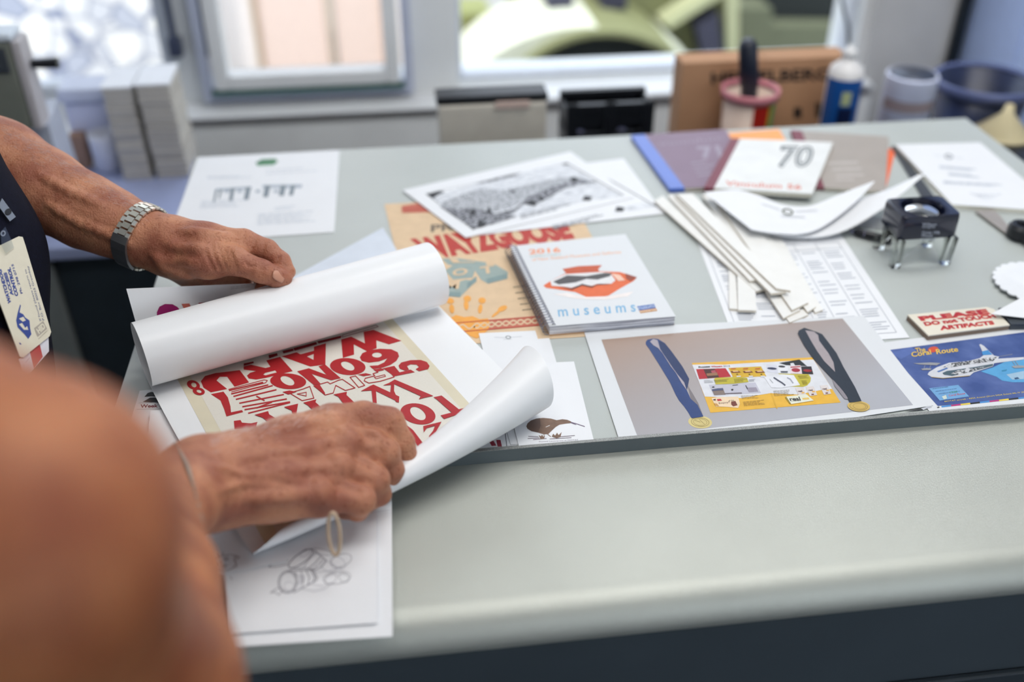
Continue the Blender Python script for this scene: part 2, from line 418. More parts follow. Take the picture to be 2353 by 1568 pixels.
b = MB(); xzprism(b, [(1205, 90), (1210, -300), (1668, -300), (1668, 200), (1560, 110)], VY + .43, VY + 1.2); b.build('body', M_ol, e)
b = MB(); xzprism(b, [(1668, 160), (1668, -300), (1700, -300), (1697, 160)], VY + .38, VY + .5, 0); b.build('door_pillar', mat('truck_post', (176, 178, 142), .5), e)
b = MB(); xzprism(b, [(1524, 52), (1660, -34), (1672, -16), (1540, 66)], VY + .3, VY + .42, 0); b.build('grab_bar', mat('truck_post', (176, 178, 142), .5), e)
b = MB(); xzprism(b, [(1697, 200), (1697, -300), (2300, -300), (2300, 220)], VY + 1.0, VY + 1.1); b.build('load_bed', M_yd, e)
b = MB(); xzprism(b, [(1700, 200), (1700, 20), (1775, 20), (1775, 200)], VY + .8, VY + 1.0, 0); xzprism(b, [(1700, 200), (1775, 60), (1960, 62), (1960, 200)], VY + .86, VY + .98, 0)
b.build('side_panel', mat('truck_grey_olive', (96, 100, 80), .7), e)
b = MB(); xzprism(b, [(1620, 140), (1600, 60), (1650, 30), (1664, 150)], VY + .3, VY + .42, 0); b.build('bracket', mat('truck_slate', (52, 52, 70), .6), e)
for k, (x, z) in enumerate(((1310, 60), (1440, 30))):
    b = MB(); c = vp(x, z); b.bbox((c.x - .05, VY + .2, c.z - .05), (c.x + .05, VY + .4, c.z + .05), .01); b.build('hinge', mat('truck_slate', (52, 52, 70), .6), e)
o = MB(); c0 = vp(1062, 200, 4.8); c1 = vp(1132, 30, 4.8); o.bbox((c0.x, 4.8, -.05), (c1.x, 5.1, c1.z), .02)
tag(o.build('cabinet', M_ye), 'pale yellow-green metal locker in the yard left of the truck', 'locker')
o = MB(); o.box((-2.6, 7.2, -.05), (6.5, 7.4, 3.4)); struct(o.build('yard_back_wall', mat('yard_wall', (226, 226, 232), .8)))  # pale wall at the back of the yard

# ================================================================ benches behind the table
BZ = T - .20
M_bench = mat('bench_top', (150, 156, 166), .5, var=.06, scale=12)
e = empty('bench', (.9, 1.9, 0), 'narrow pale grey bench standing behind the far edge of the table', 'bench')
MB().bbox((-.27, 1.60, BZ - .03), (1.62, 1.83, BZ), .005).build('bench_top', M_bench, e)
MB().box((-.25, 1.62, .06), (1.60, 1.815, BZ - .031)).build('bench_body', mat('bench_body', (150, 154, 158), .6), e)
MB().box((-.24, 1.64, 0), (1.59, 1.80, .06)).build('plinth', M_black, e)
yb = P(300, 548, -.20).y
e = empty('bench', (-1, 1.8, 0), 'dark slate bench with a pale blue top left of the table', 'bench')
xl = PY(112, 700, yb).x
MB().bbox((-1.85, yb - .02, BZ - .025), (-.335, 1.90, BZ), .004).build('bench_top', mat('pale_blue_top', (158, 168, 205), .4, var=.04), e)
MB().box((xl + .03, yb, .0), (-.345, 1.88, BZ - .026)).build('bench_body', mat('slate_paint', (44, 54, 62), .5, var=.08), e)
MB().bbox((xl - .05, yb - .012, 0), (xl + .029, 1.88, BZ - .026), .006).build('end_panel', mat('grey_end_panel', (128, 134, 134), .5), e)
MB().box((-1.83, yb, .0), (xl - .051, 1.88, BZ - .026)).build('side_cabinet', mat('slate_paint', (44, 54, 62), .5, var=.08), e)

def base(px, py, z=-.20): return P(px, py, z)
def span(pxl, pxr, py, Y): return PY(pxl, py, Y).x, PY(pxr, py, Y).x
def topz(px, py, Y): return PY(px, py, Y).z
# two tall stacks of grey board
ys = P(350, 412, -.20).y
for k, (xa, xb, yt, lab) in enumerate(((262, 333, 203, 'tall stack of grey-white card, left of the pair on the blue bench'), (343, 424, 196, 'tall stack of grey-white card nearest the middle window'))):
    x0, x1 = span(xa, xb, 330, ys + .0); zt = topz(xa + 30, yt, ys)
    e = empty('card_stack', ((x0 + x1) / 2, ys, BZ), lab, 'stack of card', 'card stacks on the blue bench')
    rnd = random.Random(k); b = MB(); n = 34; h = (zt - BZ) / n
    for i in range(n):
        dx = rnd.uniform(-.0018, .0018) - (i / n) * .006 * (1 if k else .4); dy = rnd.uniform(-.002, .002)
        b.box((x0 + dx + .003, ys + dy, BZ + i * h), (x1 + dx - .003, ys + .11 + dy, BZ + (i + .88) * h), i % 2)
    b.build('card_sheets', [mat('card_edge', (204, 200, 192), .8), mat('card_edge_b', (188, 184, 177), .8)], e)
    b = MB().box((x0 - .006 * (1 if k else .4), ys, zt), (x1 - .006 * (1 if k else .4), ys + .11, zt + .003)); b.build('top_card', mat('white_card', (238, 240, 246), .6), e)
# white mug, brown carton, white tray beside the stacks
ym = P(248, 402, -.2).y; c = P(246, 402, -.2); s = .001 * 0 + (D(246, 402, 1) - D(247, 402, 1)).length * (c - EYE).length
b = MB(); r = .5 * 58 * s; b.lathe([(r * .8, 0), (r * .95, .003), (r, .06), (r * .98, .075), (r * .86, .075), (r * .84, .01)], (c.x, ym + .03, BZ), 28)
tag(b.build('cup', mat('cup_white', (226, 228, 240), .4), smooth=True), 'white plastic cup in front of the white box, left of the card stacks', 'cup')
x0, x1 = span(176, 212, 370, ym + .05); b = MB().bbox((x0, ym + .03, BZ), (x1, ym + .058, BZ + .07), .003)
tag(b.build('carton', mat('brown_carton', (150, 120, 104), .8)), 'small brown carton left of the white cup', 'carton')
yt_ = ym + .062; x0, x1 = span(158, 262, 300, yt_); z0 = topz(200, 322, yt_); z1 = topz(200, 202, yt_)
e = empty('storage_box', ((x0 + x1) / 2, yt_, BZ), 'lilac-white plastic box with a lid behind the cup', 'box')
M_lil = mat('lilac_plastic', (206, 211, 236), .35)
MB().bbox((x0, yt_, z0), (x1, yt_ + .075, z1 - .03), .008).build('box_body', M_lil, e)
MB().bbox((x0 - .005, yt_ - .006, z1 - .029), (x1 + .005, yt_ + .078, z1), .006).build('lid', mat('lilac_lid', (200, 207, 228), .3), e)
MB().box((x0 + .01, yt_ + .01, BZ), (x1 - .01, yt_ + .07, z0)).build('feet', mat('dark_base', (56, 60, 76), .6), e)
# machine at the far left
ymc = 1.62; x0 = PY(-260, 300, ymc).x; x1 = PY(50, 200, ymc).x; z1 = topz(30, 96, ymc); z0 = topz(60, 300, ymc)
e = empty('machine', ((x0 + x1) / 2, ymc, BZ), 'olive-grey bench machine housing with a black knob at the far left', 'machine')
MB().bbox((x0, ymc, z0), (x1, ymc + .05, z1), .006).build('housing', mat('olive_grey', (120, 124, 116), .5), e)
MB().bbox((x0 - .002, ymc - .002, z1 + .0005), (x1 + .004, ymc + .054, z1 + .012), .003).build('top_cover', mat('cover_pale', (214, 224, 236), .4), e)
MB().bbox((x1 + .0005, ymc + .0, z0), (x1 + .014, ymc + .05, z1), .003).build('side_plate', mat('side_plate', (190, 186, 190), .5), e)
zc = topz(95, 137, ymc + .05); b = MB(); b.tube([(x1 + .0145, ymc + .03, zc), (x1 + .055, ymc + .03, zc)], [.007, .009], 14); b.build('knob', M_black, e)
xw, _ = span(5, 6, 140, ymc); zw = topz(5, 140, ymc); MB().bbox((x0 + .05, ymc - .003, zw - .02), (xw + .008, ymc + .001, zw + .02), .002).build('display', M_dgrey, e)
b = MB()
xb = PY(104, 300, ymc).x
b.prism([(ymc + .02, BZ), (ymc + .02, z0 + .0), (ymc + .10, topz(150, 226, ymc + .1)), (ymc + .12, BZ)], x0, xb, 0, Matrix(((0, 0, 1, 0), (1, 0, 0, 0), (0, 1, 0, 0), (0, 0, 0, 1))))
b.build('base_frame', mat('machine_base', (190, 196, 212), .45), e)
# beige tin with black top
Yb = 1.66
x0, x1 = span(1008, 1256, 260, Yb); zt = topz(1130, 240, Yb); 
e = empty('storage_tin', ((x0 + x1) / 2, Yb, BZ), 'beige metal tin with a black hinged lid under the window sill', 'tin')
MB().bbox((x0, Yb, BZ), (x1, Yb + .05, zt), .004).build('tin_body', mat('beige_tin', (214, 208, 196), .5, var=.05), e)
MB().bbox((x0 - .003, Yb + .002, zt + .0005), (x1 + .003, Yb + .052, topz(1130, 216, Yb + .01)), .003).build('lid', M_black, e)
MB().bbox((x0 + .1, Yb - .004, zt - .008), (x0 + .16, Yb + .002, zt + .004), .001).build('clasp', mat('clasp', (214, 190, 180), .4), e)
# black crate
x0, x1 = span(1302, 1502, 270, Yb); zt = topz(1400, 238, Yb)
e = empty('crate', ((x0 + x1) / 2, Yb, BZ), 'black slatted plastic crate on the bench between the beige tin and the cardboard box', 'crate')
b = MB(); t = .006
for k in range(4):
    za = BZ + (zt - BZ) * (k / 4) ; zb_ = za + (zt - BZ) / 4 - .012
    b.box((x0, Yb, za), (x1, Yb + t, zb_)); b.box((x0, Yb + .075, za), (x1, Yb + .075 + t, zb_)); b.box((x0, Yb, za), (x0 + t, Yb + .075, zb_)); b.box((x1 - t, Yb, za), (x1, Yb + .075, zb_))
for xx in (x0, (x0 + x1) / 2 - .01, x1 - .02): b.box((xx, Yb - .003, BZ), (xx + .02, Yb + t, zt)); b.box((xx, Yb + .075, BZ), (xx + .02, Yb + .07509, zt))
b.box((x0, Yb - .004, zt - .012), (x1, Yb + .008, zt)); b.box((x0, Yb + .067, zt - .012), (x1, Yb + .081, zt)); b.box((x0, Yb, BZ), (x1, Yb + .075, BZ + .004))
b.build('crate_body', M_black, e)
for k, f in enumerate((.22, .72)):
    b = MB(); xx = x0 + (x1 - x0) * f; b.lathe([(.012, 0), (.014, .01), (.014, .07), (.008, .085), (.008, .095)], (xx, Yb + .05, BZ + .004), 16)
    tag(b.build('jar', mat('lilac_jar', (96, 98, 130), .35), smooth=True), 'small lilac jar in the %s half of the black crate' % ('left' if k == 0 else 'right'), 'jar', 'jars in the black crate')
# cardboard box with printed name
Yc = 1.718
x0, x1 = span(1562, 1932, 220, Yc); zt = topz(1650, 142, Yc)
M_card = mat('cardboard', (186, 142, 108), .8, var=.06, scale=14)
e = empty('cardboard_box', ((x0 + x1) / 2, Yc, BZ), 'closed brown cardboard box with black printed name in front of the right window', 'box')
b = MB(); t = .005; d = .055
b.box((x0, Yc, BZ), (x1, Yc + t, zt)); b.box((x0, Yc + d - t, BZ), (x1, Yc + d, zt)); b.box((x0, Yc + t, BZ), (x0 + t, Yc + d - t, zt)); b.box((x1 - t, Yc + t, BZ), (x1, Yc + d - t, zt)); b.box((x0 + t, Yc + t, BZ), (x1 - t, Yc + d - t, BZ + t)); b.box((x0 + t, Yc + t, zt - t), ((x0 + x1) / 2 - .001, Yc + d - t, zt)); b.box(((x0 + x1) / 2 + .001, Yc + t, zt - t), (x1 - t, Yc + d - t, zt))
b.build('box_walls', M_card, e)
def front_text(name, s, Y, bl, br, tl, m, parent, bold=.02):
    v, tr = text_tris(s, bold); vs = []
    for a, c_ in v:
        vs.append(PY(bl[0] + (br[0] - bl[0]) * a + (tl[0] - bl[0]) * c_, bl[1] + (br[1] - bl[1]) * a + (tl[1] - bl[1]) * c_, Y))
    MB().add(vs, tr).build(name, m, parent)
M_print = mat('box_print', (44, 34, 32), .7)
front_text('printed_name', 'HEIDELBERG', Yc - .0006, (1634, 194), (1908, 184), (1634, 166), M_print, e, .03)
front_text('printed_mark', '1', Yc - .0006, (1824, 272), (1842, 271), (1824, 248), M_print, e, .05)
front_text('printed_mark', 'I', Yc - .0006, (1874, 270), (1886, 269), (1874, 236), M_print, e, .05)
# tub with brush
Yt = 1.605; c = PY(1741, 270, Yt); sc_ = (c - EYE).length / FP * 1.0; r = 64 * sc_; zt = topz(1741, 242, Yt)
e = empty('tub', (c.x, Yt + r, BZ), 'small white tub with red and green label and a pink rim beside the cardboard box', 'tub')
b = MB(); b.lathe([(r * .78, BZ), (r * .9, zt), (r * .86, zt), (r * .80, zt - .02), (.001, zt - .022)], (c.x, Yt + r, 0), 36, caps=False); b.build('tub_wall', mat('tub_cream', (230, 205, 190), .4), e, smooth=True)
b = MB(); b.lathe([(r * .9, zt - .004), (r * 1.0, zt - .003), (r * 1.02, zt + .012), (r * .97, zt + .013), (r * .88, zt + .006)], (c.x, Yt + r, 0), 36, caps=False); b.build('rim', mat('tub_pink', (206, 130, 140), .35), e, smooth=True)
def label_arc(cx, cy, r0, r1, z0, z1, a0, a1, m, name, parent, n=8):
    vs = []; fs = []
    for i in range(n + 1):
        a = math.radians(a0 + (a1 - a0) * i / n)
        vs += [(cx + r0 * math.cos(a), cy + r0 * math.sin(a), z0), (cx + r1 * math.cos(a), cy + r1 * math.sin(a), z1)]
    for i in range(n): fs.append((2 * i, 2 * i + 2, 2 * i + 3, 2 * i + 1))
    MB().add(vs, fs).build(name, m, parent, smooth=True)
H = zt - BZ
def rl(z): return (r * .78 + r * .12 * (z - BZ) / H) * 1.012
zq0, zq1 = BZ + H * .12, zt - .006
label_arc(c.x, Yt + r, rl(zq0), rl(zq1), zq0, zq1, 262, 300, mat('label_red', (196, 40, 30), .4), 'label', e)
label_arc(c.x, Yt + r, rl(zq0), rl(zq1), zq0, zq1, 300, 306, mat('label_yellow', (230, 170, 40), .4), 'label', e)
label_arc(c.x, Yt + r, rl(zq0), rl(zq1), zq0, zq1, 306, 335, mat('label_green', (70, 160, 80), .4), 'label', e)
b = MB(); p0 = PY(1733, 250, Yt + r); p1 = PY(1722, 200, Yt + r); p2 = PY(1718, 92, Yt + r - .01)
b.tube([(p0.x, p0.y, BZ + .01), p1, p1 + (p2 - p1) * .1, p1 + (p2 - p1) * .9, p2], [.014, .0155, .0175, .0165, .011], 12)
tag(b.build('brush_handle', mat('brush_black', (30, 36, 52), .35), smooth=True), 'black brush handle standing upright in the pink-rimmed tub', 'brush')
b = MB(); x0, x1 = span(1806, 1905, 276, 1.66); rnd = random.Random(4)
vs, fs = patch(lambda a, c_: (x0 + (x1 - x0) * a, 1.61 + .05 * c_, BZ + .058 + .008 * math.sin(a * 7) * math.sin(c_ * 5) - .02 * abs(a - .5)), 16, 8); b.add(vs, fs)
o = b.build('sponge', mat('green_cloth', (104, 128, 60), .9), smooth=True); thick(o, .03, 0); tag(o, 'flat green scouring pad in front of the cardboard box', 'scouring pad')

# bottle with blue label
Yl = 1.615; c = PY(1947, 250, Yl); q = (c - EYE).length / FP; r = 37 * q; zs = topz(1947, 168, Yl + r); zt = topz(1950, 134, Yl + r)
e = empty('bottle', (c.x, Yl + r, BZ), 'white plastic bottle with a blue label right of the cardboard box', 'bottle')
b = MB(); b.lathe([(r * .92, BZ), (r, BZ + .006), (r, zs), (r * .9, zs + .012), (r * .45, zt - .004), (r * .38, zt), (r * .38, zt + .012), (r * .1, zt + .012)], (c.x, Yl + r, 0), 32)
b.build('bottle_body', mat('bottle_white', (234, 232, 232), .35), e, smooth=True)
b = MB(); b.lathe([(r * .44, zt + .004), (r * .42, zt + .014), (r * .2, zt + .018), (r * .12, zt + .024)], (c.x, Yl + r, 0), 20); b.build('cap', mat('cap_white', (226, 226, 228), .35), e, smooth=True)
za = zs - .004
label_arc(c.x, Yl + r, r * 1.015, r * 1.015, BZ + .01, za, 180, 360, mat('label_blue', (24, 84, 160), .35), 'label', e, 16)
label_arc(c.x, Yl + r, r * 1.03, r * 1.03, za - .045, za - .02, 245, 275, mat('label_face', (186, 196, 150), .35), 'label_emblem', e, 6)
label_arc(c.x, Yl + r, r * 1.03, r * 1.03, za - .10, za - .05, 240, 290, mat('label_dark', (16, 30, 70), .35), 'label_emblem', e, 6)
b = MB(); b.tube([PY(1925, -60, 2.1), PY(1938, 20, 2.05), PY(1948, 60, 2.0), PY(1950, 110, 1.95), PY(1955, 200, 1.93)], .004, 8)
tag(b.build('cable', M_dgrey, smooth=True), 'thin grey cable hanging behind the blue-labelled bottle', 'cable')
# grey cabinet, pipe, pale blue cabinet
Yg = 2.235; x0, x1 = PY(1996, 80, Yg).x, PY(2190, 80, Yg).x
e = empty('cupboard', ((x0 + x1) / 2, Yg, 0), 'tall shallow grey metal cupboard at the right end of the windows', 'cupboard')
MB().bbox((x0, Yg + .012, 0), (x1, WY - .01, 2.1), .004).build('cupboard_body', mat('grey_enamel', (198, 196, 194), .5), e)
MB().bbox((x0 + .003, Yg, .01), (x1 - .003, Yg + .0115, 2.09), .003).build('cupboard_door', mat('grey_enamel_door', (200, 199, 198), .5, var=.08, scale=7), e)
xp = PY(2213, 80, 2.2).x
tag(MB().tube([(xp, 2.22, .001), (xp, 2.22, 2.2)], .014, 16).build('pipe', mat('dark_pipe', (30, 38, 46), .4), smooth=True), 'dark vertical pipe between the grey cupboard and the pale blue cupboard', 'pipe')
x0 = max(PY(2235, 80, 2.0).x, xp + .02)
e = empty('cupboard', (x0 + .3, 2.0, 0), 'pale blue cupboard in the right corner behind the bucket', 'cupboard')
MB().bbox((x0, 2.012, 0), (x0 + .6, WY - .01, 2.1), .006).build('cupboard_body', mat('pale_blue_enamel', (186, 206, 250), .4), e)
MB().bbox((x0 + .003, 2.0, .01), (x0 + .597, 2.0115, 2.09), .004).build('cupboard_door', mat('pale_blue_enamel', (186, 206, 250), .4), e)
# low shelf right of the table
e = empty('side_table', (1.35, 1.5, 0), 'black side table against the right end of the work table', 'table')
SZ = T - .11
MB().bbox((.96, .85, SZ - .03), (1.9, 1.585, SZ), .004).build('table_top', mat('black_laminate', (20, 22, 30), .35), e)
for x, y in ((.99, .88), (1.85, .88), (.99, 1.55), (1.85, 1.55)): MB().bbox((x - .02, y - .02, 0), (x + .02, y + .02, SZ - .0305), .003).build('leg', M_black, e)
MB().bbox((1.06, .91, SZ - .2), (1.8, 1.56, SZ - .18), .003).build('shelf', mat('black_laminate', (20, 22, 30), .35), e)
# paint tin
Yp = 1.64; c = PY(2108, 260, Yp); q = (c - EYE).length / FP; r = 53 * q; zt = topz(2108, 196, Yp)
e = empty('paint_tin', (c.x, Yp + r, BZ), 'small white and blue paint tin left of the black bucket', 'tin')
b = MB(); b.lathe([(r, BZ), (r, zt), (r * 1.02, zt + .003), (r * .95, zt + .006), (r * .9, zt - .002)], (c.x, Yp + r, 0), 36); b.build('tin_body', mat('tin_blue_white', (220, 226, 250), .3), e, smooth=True)
label_arc(c.x, Yp + r, r * 1.01, r * 1.01, zt - .055, zt - .035, 185, 355, mat('tin_band', (150, 136, 140), .5), 'label_band', e, 20)
b = MB(); b.lathe([(r * .88, zt + .002), (r * .88, zt + .0065), (r * .02, zt + .0066)], (c.x, Yp + r, 0), 36); b.build('lid', mat('tin_lid', (84, 90, 104), .35, metal=.5), e, smooth=True)
# bucket
Yk = 1.612; zt = topz(2250, 190, Yk + .11); c = PY(2252, 250, Yk + .11); q = (c - EYE).length / FP; r = 98 * q
e = empty('bucket', (c.x, Yk + .12, BZ), 'black plastic bucket with pale rim in the right corner', 'bucket')
b = MB(); b.lathe([(r * .72, BZ), (r * .95, zt), (r * .91, zt), (r * .69, BZ + .004), (.01, BZ + .004)], (c.x, Yk + .12, 0), 44, caps=False); b.build('bucket_wall', mat('bucket_plastic', (40, 50, 82), .3, var=.25, scale=18), e, smooth=True)
b = MB(); b.lathe([(r * .93, zt - .014), (r * 1.0, zt - .014), (r * 1.03, zt + .002), (r * .98, zt + .006), (r * .9, zt + .002)], (c.x, Yk + .12, 0), 44, caps=False); b.build('rim', mat('bucket_rim', (96, 106, 148), .25), e, smooth=True)
pts = [(c.x + r * 1.02 * math.cos(t), Yk + .12 - r * .55 * math.sin(t), zt - .004 - .02 * math.sin(t)) for t in (PI * i / 16 for i in range(17))]
# funnel, wide end down
pb = P(2335, 336, -.11); q = (pb - EYE).length / FP; r = 56 * q; zt = topz(2338, 240, pb.y + r)
e = empty('funnel', (pb.x, pb.y + r, SZ), 'cream plastic funnel standing mouth down on the black side table', 'funnel')
h = zt - SZ
b = MB(); b.lathe([(r, SZ), (r * 1.0, SZ + .006), (r * .22, SZ + h * .72), (r * .14, SZ + h), (r * .1, SZ + h), (r * .18, SZ + h * .7), (r * .96, SZ + .004)], (pb.x, pb.y + r, 0), 40, caps=False)
b.build('cone', mat('cream_plastic', (218, 204, 164), .35, sss=0), e, smooth=True)
b = MB(); b.lathe([(r * 1.0, SZ + .0), (r * 1.05, SZ + .001), (r * 1.05, SZ + .006), (r * .99, SZ + .007)], (pb.x, pb.y + r, 0), 40); b.build('rim', mat('cream_plastic', (218, 204, 164), .35), e, smooth=True)
# ================================================================ the work table (metal plan chest with a raised top)
M_top = mat('worktop_enamel', (184, 190, 188), .42, var=.035, scale=7, bump=.10, bscale=900, spec=.5)
M_face = mat('slate_enamel', (66, 75, 82), .42, var=.06, scale=10)
XL, XR, YF, YB = -.297, .935, .524, 1.447
LY = .716                                                     # where the raised top ends
e_table = empty('plan_chest', (.3, 1.0, 0), 'wide metal plan chest with a pale grey-green top and dark slate front', 'table')
def bull(y0, zt, R, n=10):   # rounded nosing profile in y,z
    return [(y0 + R - R * math.sin(PI / 2 * i / n), zt - R + R * math.cos(PI / 2 * i / n)) for i in range(n + 1)]
MX = Matrix(((0, 0, 1, 0), (1, 0, 0, 0), (0, 1, 0, 0), (0, 0, 0, 1)))
prof = [(LY + .05, T - .014)] + bull(YF, T - .014, .028) + [(YF + .006, T - .052), (YF + .02, T - .056), (LY + .05, T - .056)]
MB().prism(prof, XL, XR, 0, MX).build('front_ledge', mat('ledge_enamel', (182, 185, 178), .34, metal=.40, var=.05, scale=7, bump=.35, bscale=1400), e_table, auto=40)
b = MB(); b.bbox((XL, LY + .004, T - .03), (XR, YB, T), .0015, 0, seg=1); b.build('worktop', M_top, e_table)
def speck():
    m = mat('brushed_rim', (150, 152, 150), .35, metal=.4, var=.5, scale=1500, bump=.6, bscale=1500); return m
MB().box((-.20, LY, T - .0139), (XR, LY + .0039, T + .0012)).build('front_rim', mat('rim_slate', (98, 108, 112), .4, var=.06), e_table)
MB().box((-.20, LY - .0002, T + .0012), (XR, LY + .0041, T + .0018)).build('rim_cap', speck(), e_table)
MB().box((XL + .015, YF + .009, .08), (XR - .015, YB - .02, T - .0561)).build('chest_body', M_face, e_table)
MB().box((XL + .04, YF + .05, 0), (XR - .04, YB - .04, .08)).build('plinth', M_black, e_table)
for k in range(6):
    z1 = T - .16 - k * .125; dr = MB().bbox((XL + .03, YF + .002, z1 - .12), (XR - .03, YF + .0088, z1), .002).build('drawer', mat('drawer_enamel', (48, 56, 63), .42, var=.05), e_table)
    for xx in (0.05, .58):
        h = MB().bbox((xx - .05, YF - .012, z1 - .07), (xx + .05, YF + .0018, z1 - .05), .003).build('handle', mat('handle_steel', (120, 124, 128), .3, metal=.8), None)
        h.parent = dr; h.data.transform(Matrix.Translation(-e_table.location)); 
# ================================================================ papers and things on the table
def zz(ox, oy, s): return lambda *p: [(ox + a / s, oy + b / s) for a, b in p]
def z1(ox, oy, s): return lambda a, b: (ox + a / s, oy + b / s)
Z = {'lit': z1(850, 300, 3.136), 'kiwi': z1(1000, 700, 4.48), 'med': z1(1350, 720, 5.227), 'cor': z1(1800, 680, 4.255),
     'bk': z1(1400, 270, 3.136), 'lou': z1(1900, 400, 3.92), 'leaf': z1(1580, 820, 6.192), 'pos': z1(560, 700, 4.278), 'pos2': z1(250, 550, 2.941),
     'ul': z1(400, 300, 5.2275), 'dr': z1(380, 850, 2.24), 'dr2': z1(280, 1000, 3.1355), 'br': z1(1850, 280, 3.135)}
def zs(k, *p): return [Z[k](a, b) for a, b in p]
def pattern_mat(name, c0, c1, scale, lo=.45, hi=.55, stretch=(1, 1, 1), rough=.5, detail=3):
    m = bpy.data.materials.new(name); m.use_nodes = True; n = m.node_tree; b = n.nodes['Principled BSDF']
    g = n.nodes.new('ShaderNodeNewGeometry'); mp = n.nodes.new('ShaderNodeMapping'); mp.inputs['Scale'].default_value = stretch
    t = n.nodes.new('ShaderNodeTexNoise'); t.inputs['Scale'].default_value = scale; t.inputs['Detail'].default_value = detail
    r = n.nodes.new('ShaderNodeValToRGB'); r.color_ramp.elements[0].position = lo; r.color_ramp.elements[1].position = hi
    r.color_ramp.elements[0].color = lin(c0); r.color_ramp.elements[1].color = lin(c1)
    n.links.new(g.outputs['Position'], mp.inputs[0]); n.links.new(mp.outputs[0], t.inputs['Vector']); n.links.new(t.outputs['Fac'], r.inputs[0]); n.links.new(r.outputs[0], b.inputs['Base Color'])
    b.inputs['Roughness'].default_value = rough; return m
def rim(px, extra=0.0):
    """where the rim of the raised top is seen at this column"""
    lo, hi = 850.0, 1100.0
    for _ in range(40):
        m = (lo + hi) / 2
        if P(px, m, .001).y > LY + .0045 + extra: lo = m
        else: hi = m
    return (px, lo)
BLK = ink((36, 36, 40)); GRY = ink((150, 154, 160)); LGR = ink((196, 200, 208))
def topsheet(name, z, quad, label, cat='paper', group=None, m=None, th=.0003, art=None):
    s = Sheet(z); s.paper(quad, th, m)
    if art: art(s)
    o = s.build(name); return tag(o, label, cat, group)
# --- sheet with the green emblem
def art(s):
    s.poly(zs('ul', (975, 395), (1050, 345), (1215, 338), (1248, 372), (1195, 415), (1010, 425)), ink((92, 150, 112)))
    s.poly(zs('ul', (985, 385), (1040, 360), (1225, 352), (1235, 372), (1180, 390), (1000, 400)), ink((64, 118, 84)), 2)
    m = ink((128, 140, 150)); m2 = ink((170, 180, 192))
    s.poly(zs('ul', (500, 700), (930, 672), (930, 700), (500, 730)), m2); s.poly(zs('ul', (1060, 655), (1540, 648), (1530, 690), (1060, 690)), m2)
    for x0, x1, y0, y1 in ((480, 500, 715, 860), (540, 560, 710, 820), (670, 712, 690, 845), (850, 905, 680, 830), (1080, 1140, 660, 800), (1270, 1330, 655, 785), (1390, 1440, 655, 780)):
        s.poly(zs('ul', (x0 + 12, y0), (x1 + 20, y0), (x1 - 12, y1), (x0 - 12, y1)), m, 2)
    for x in (610, 760, 980, 1200): s.poly(zs('ul', (x, 715), (x + 60, 713), (x + 55, 745), (x - 5, 747)), m2, 2)
    g = ink((196, 204, 216))
    s.greek(Z['ul'](405, 575), Z['ul'](960, 560), Z['ul'](400, 560), 2, g, 1, 1.5, 3); s.greek(Z['ul'](1110, 520), Z['ul'](1770, 480), Z['ul'](1100, 480), 2, g, 1, 1.5, 4)
    s.greek(Z['ul'](310, 925), Z['ul'](960, 900), Z['ul'](330, 855), 4, g, 1, 1.6, 5); s.greek(Z['ul'](1000, 1130), Z['ul'](1720, 1085), Z['ul'](1010, 1010), 6, g, 1, 1.6, 6)
    s.greek(Z['ul'](1210, 955), Z['ul'](1540, 920), Z['ul'](1210, 930), 2, g, 1, 1.6, 7)
topsheet('certificate_sheet', .0012, [(455, 362), (780, 345), (768, 533), (381, 560)], 'white sheet with a green emblem lying at the far left corner of the table', art=art, th=.001)
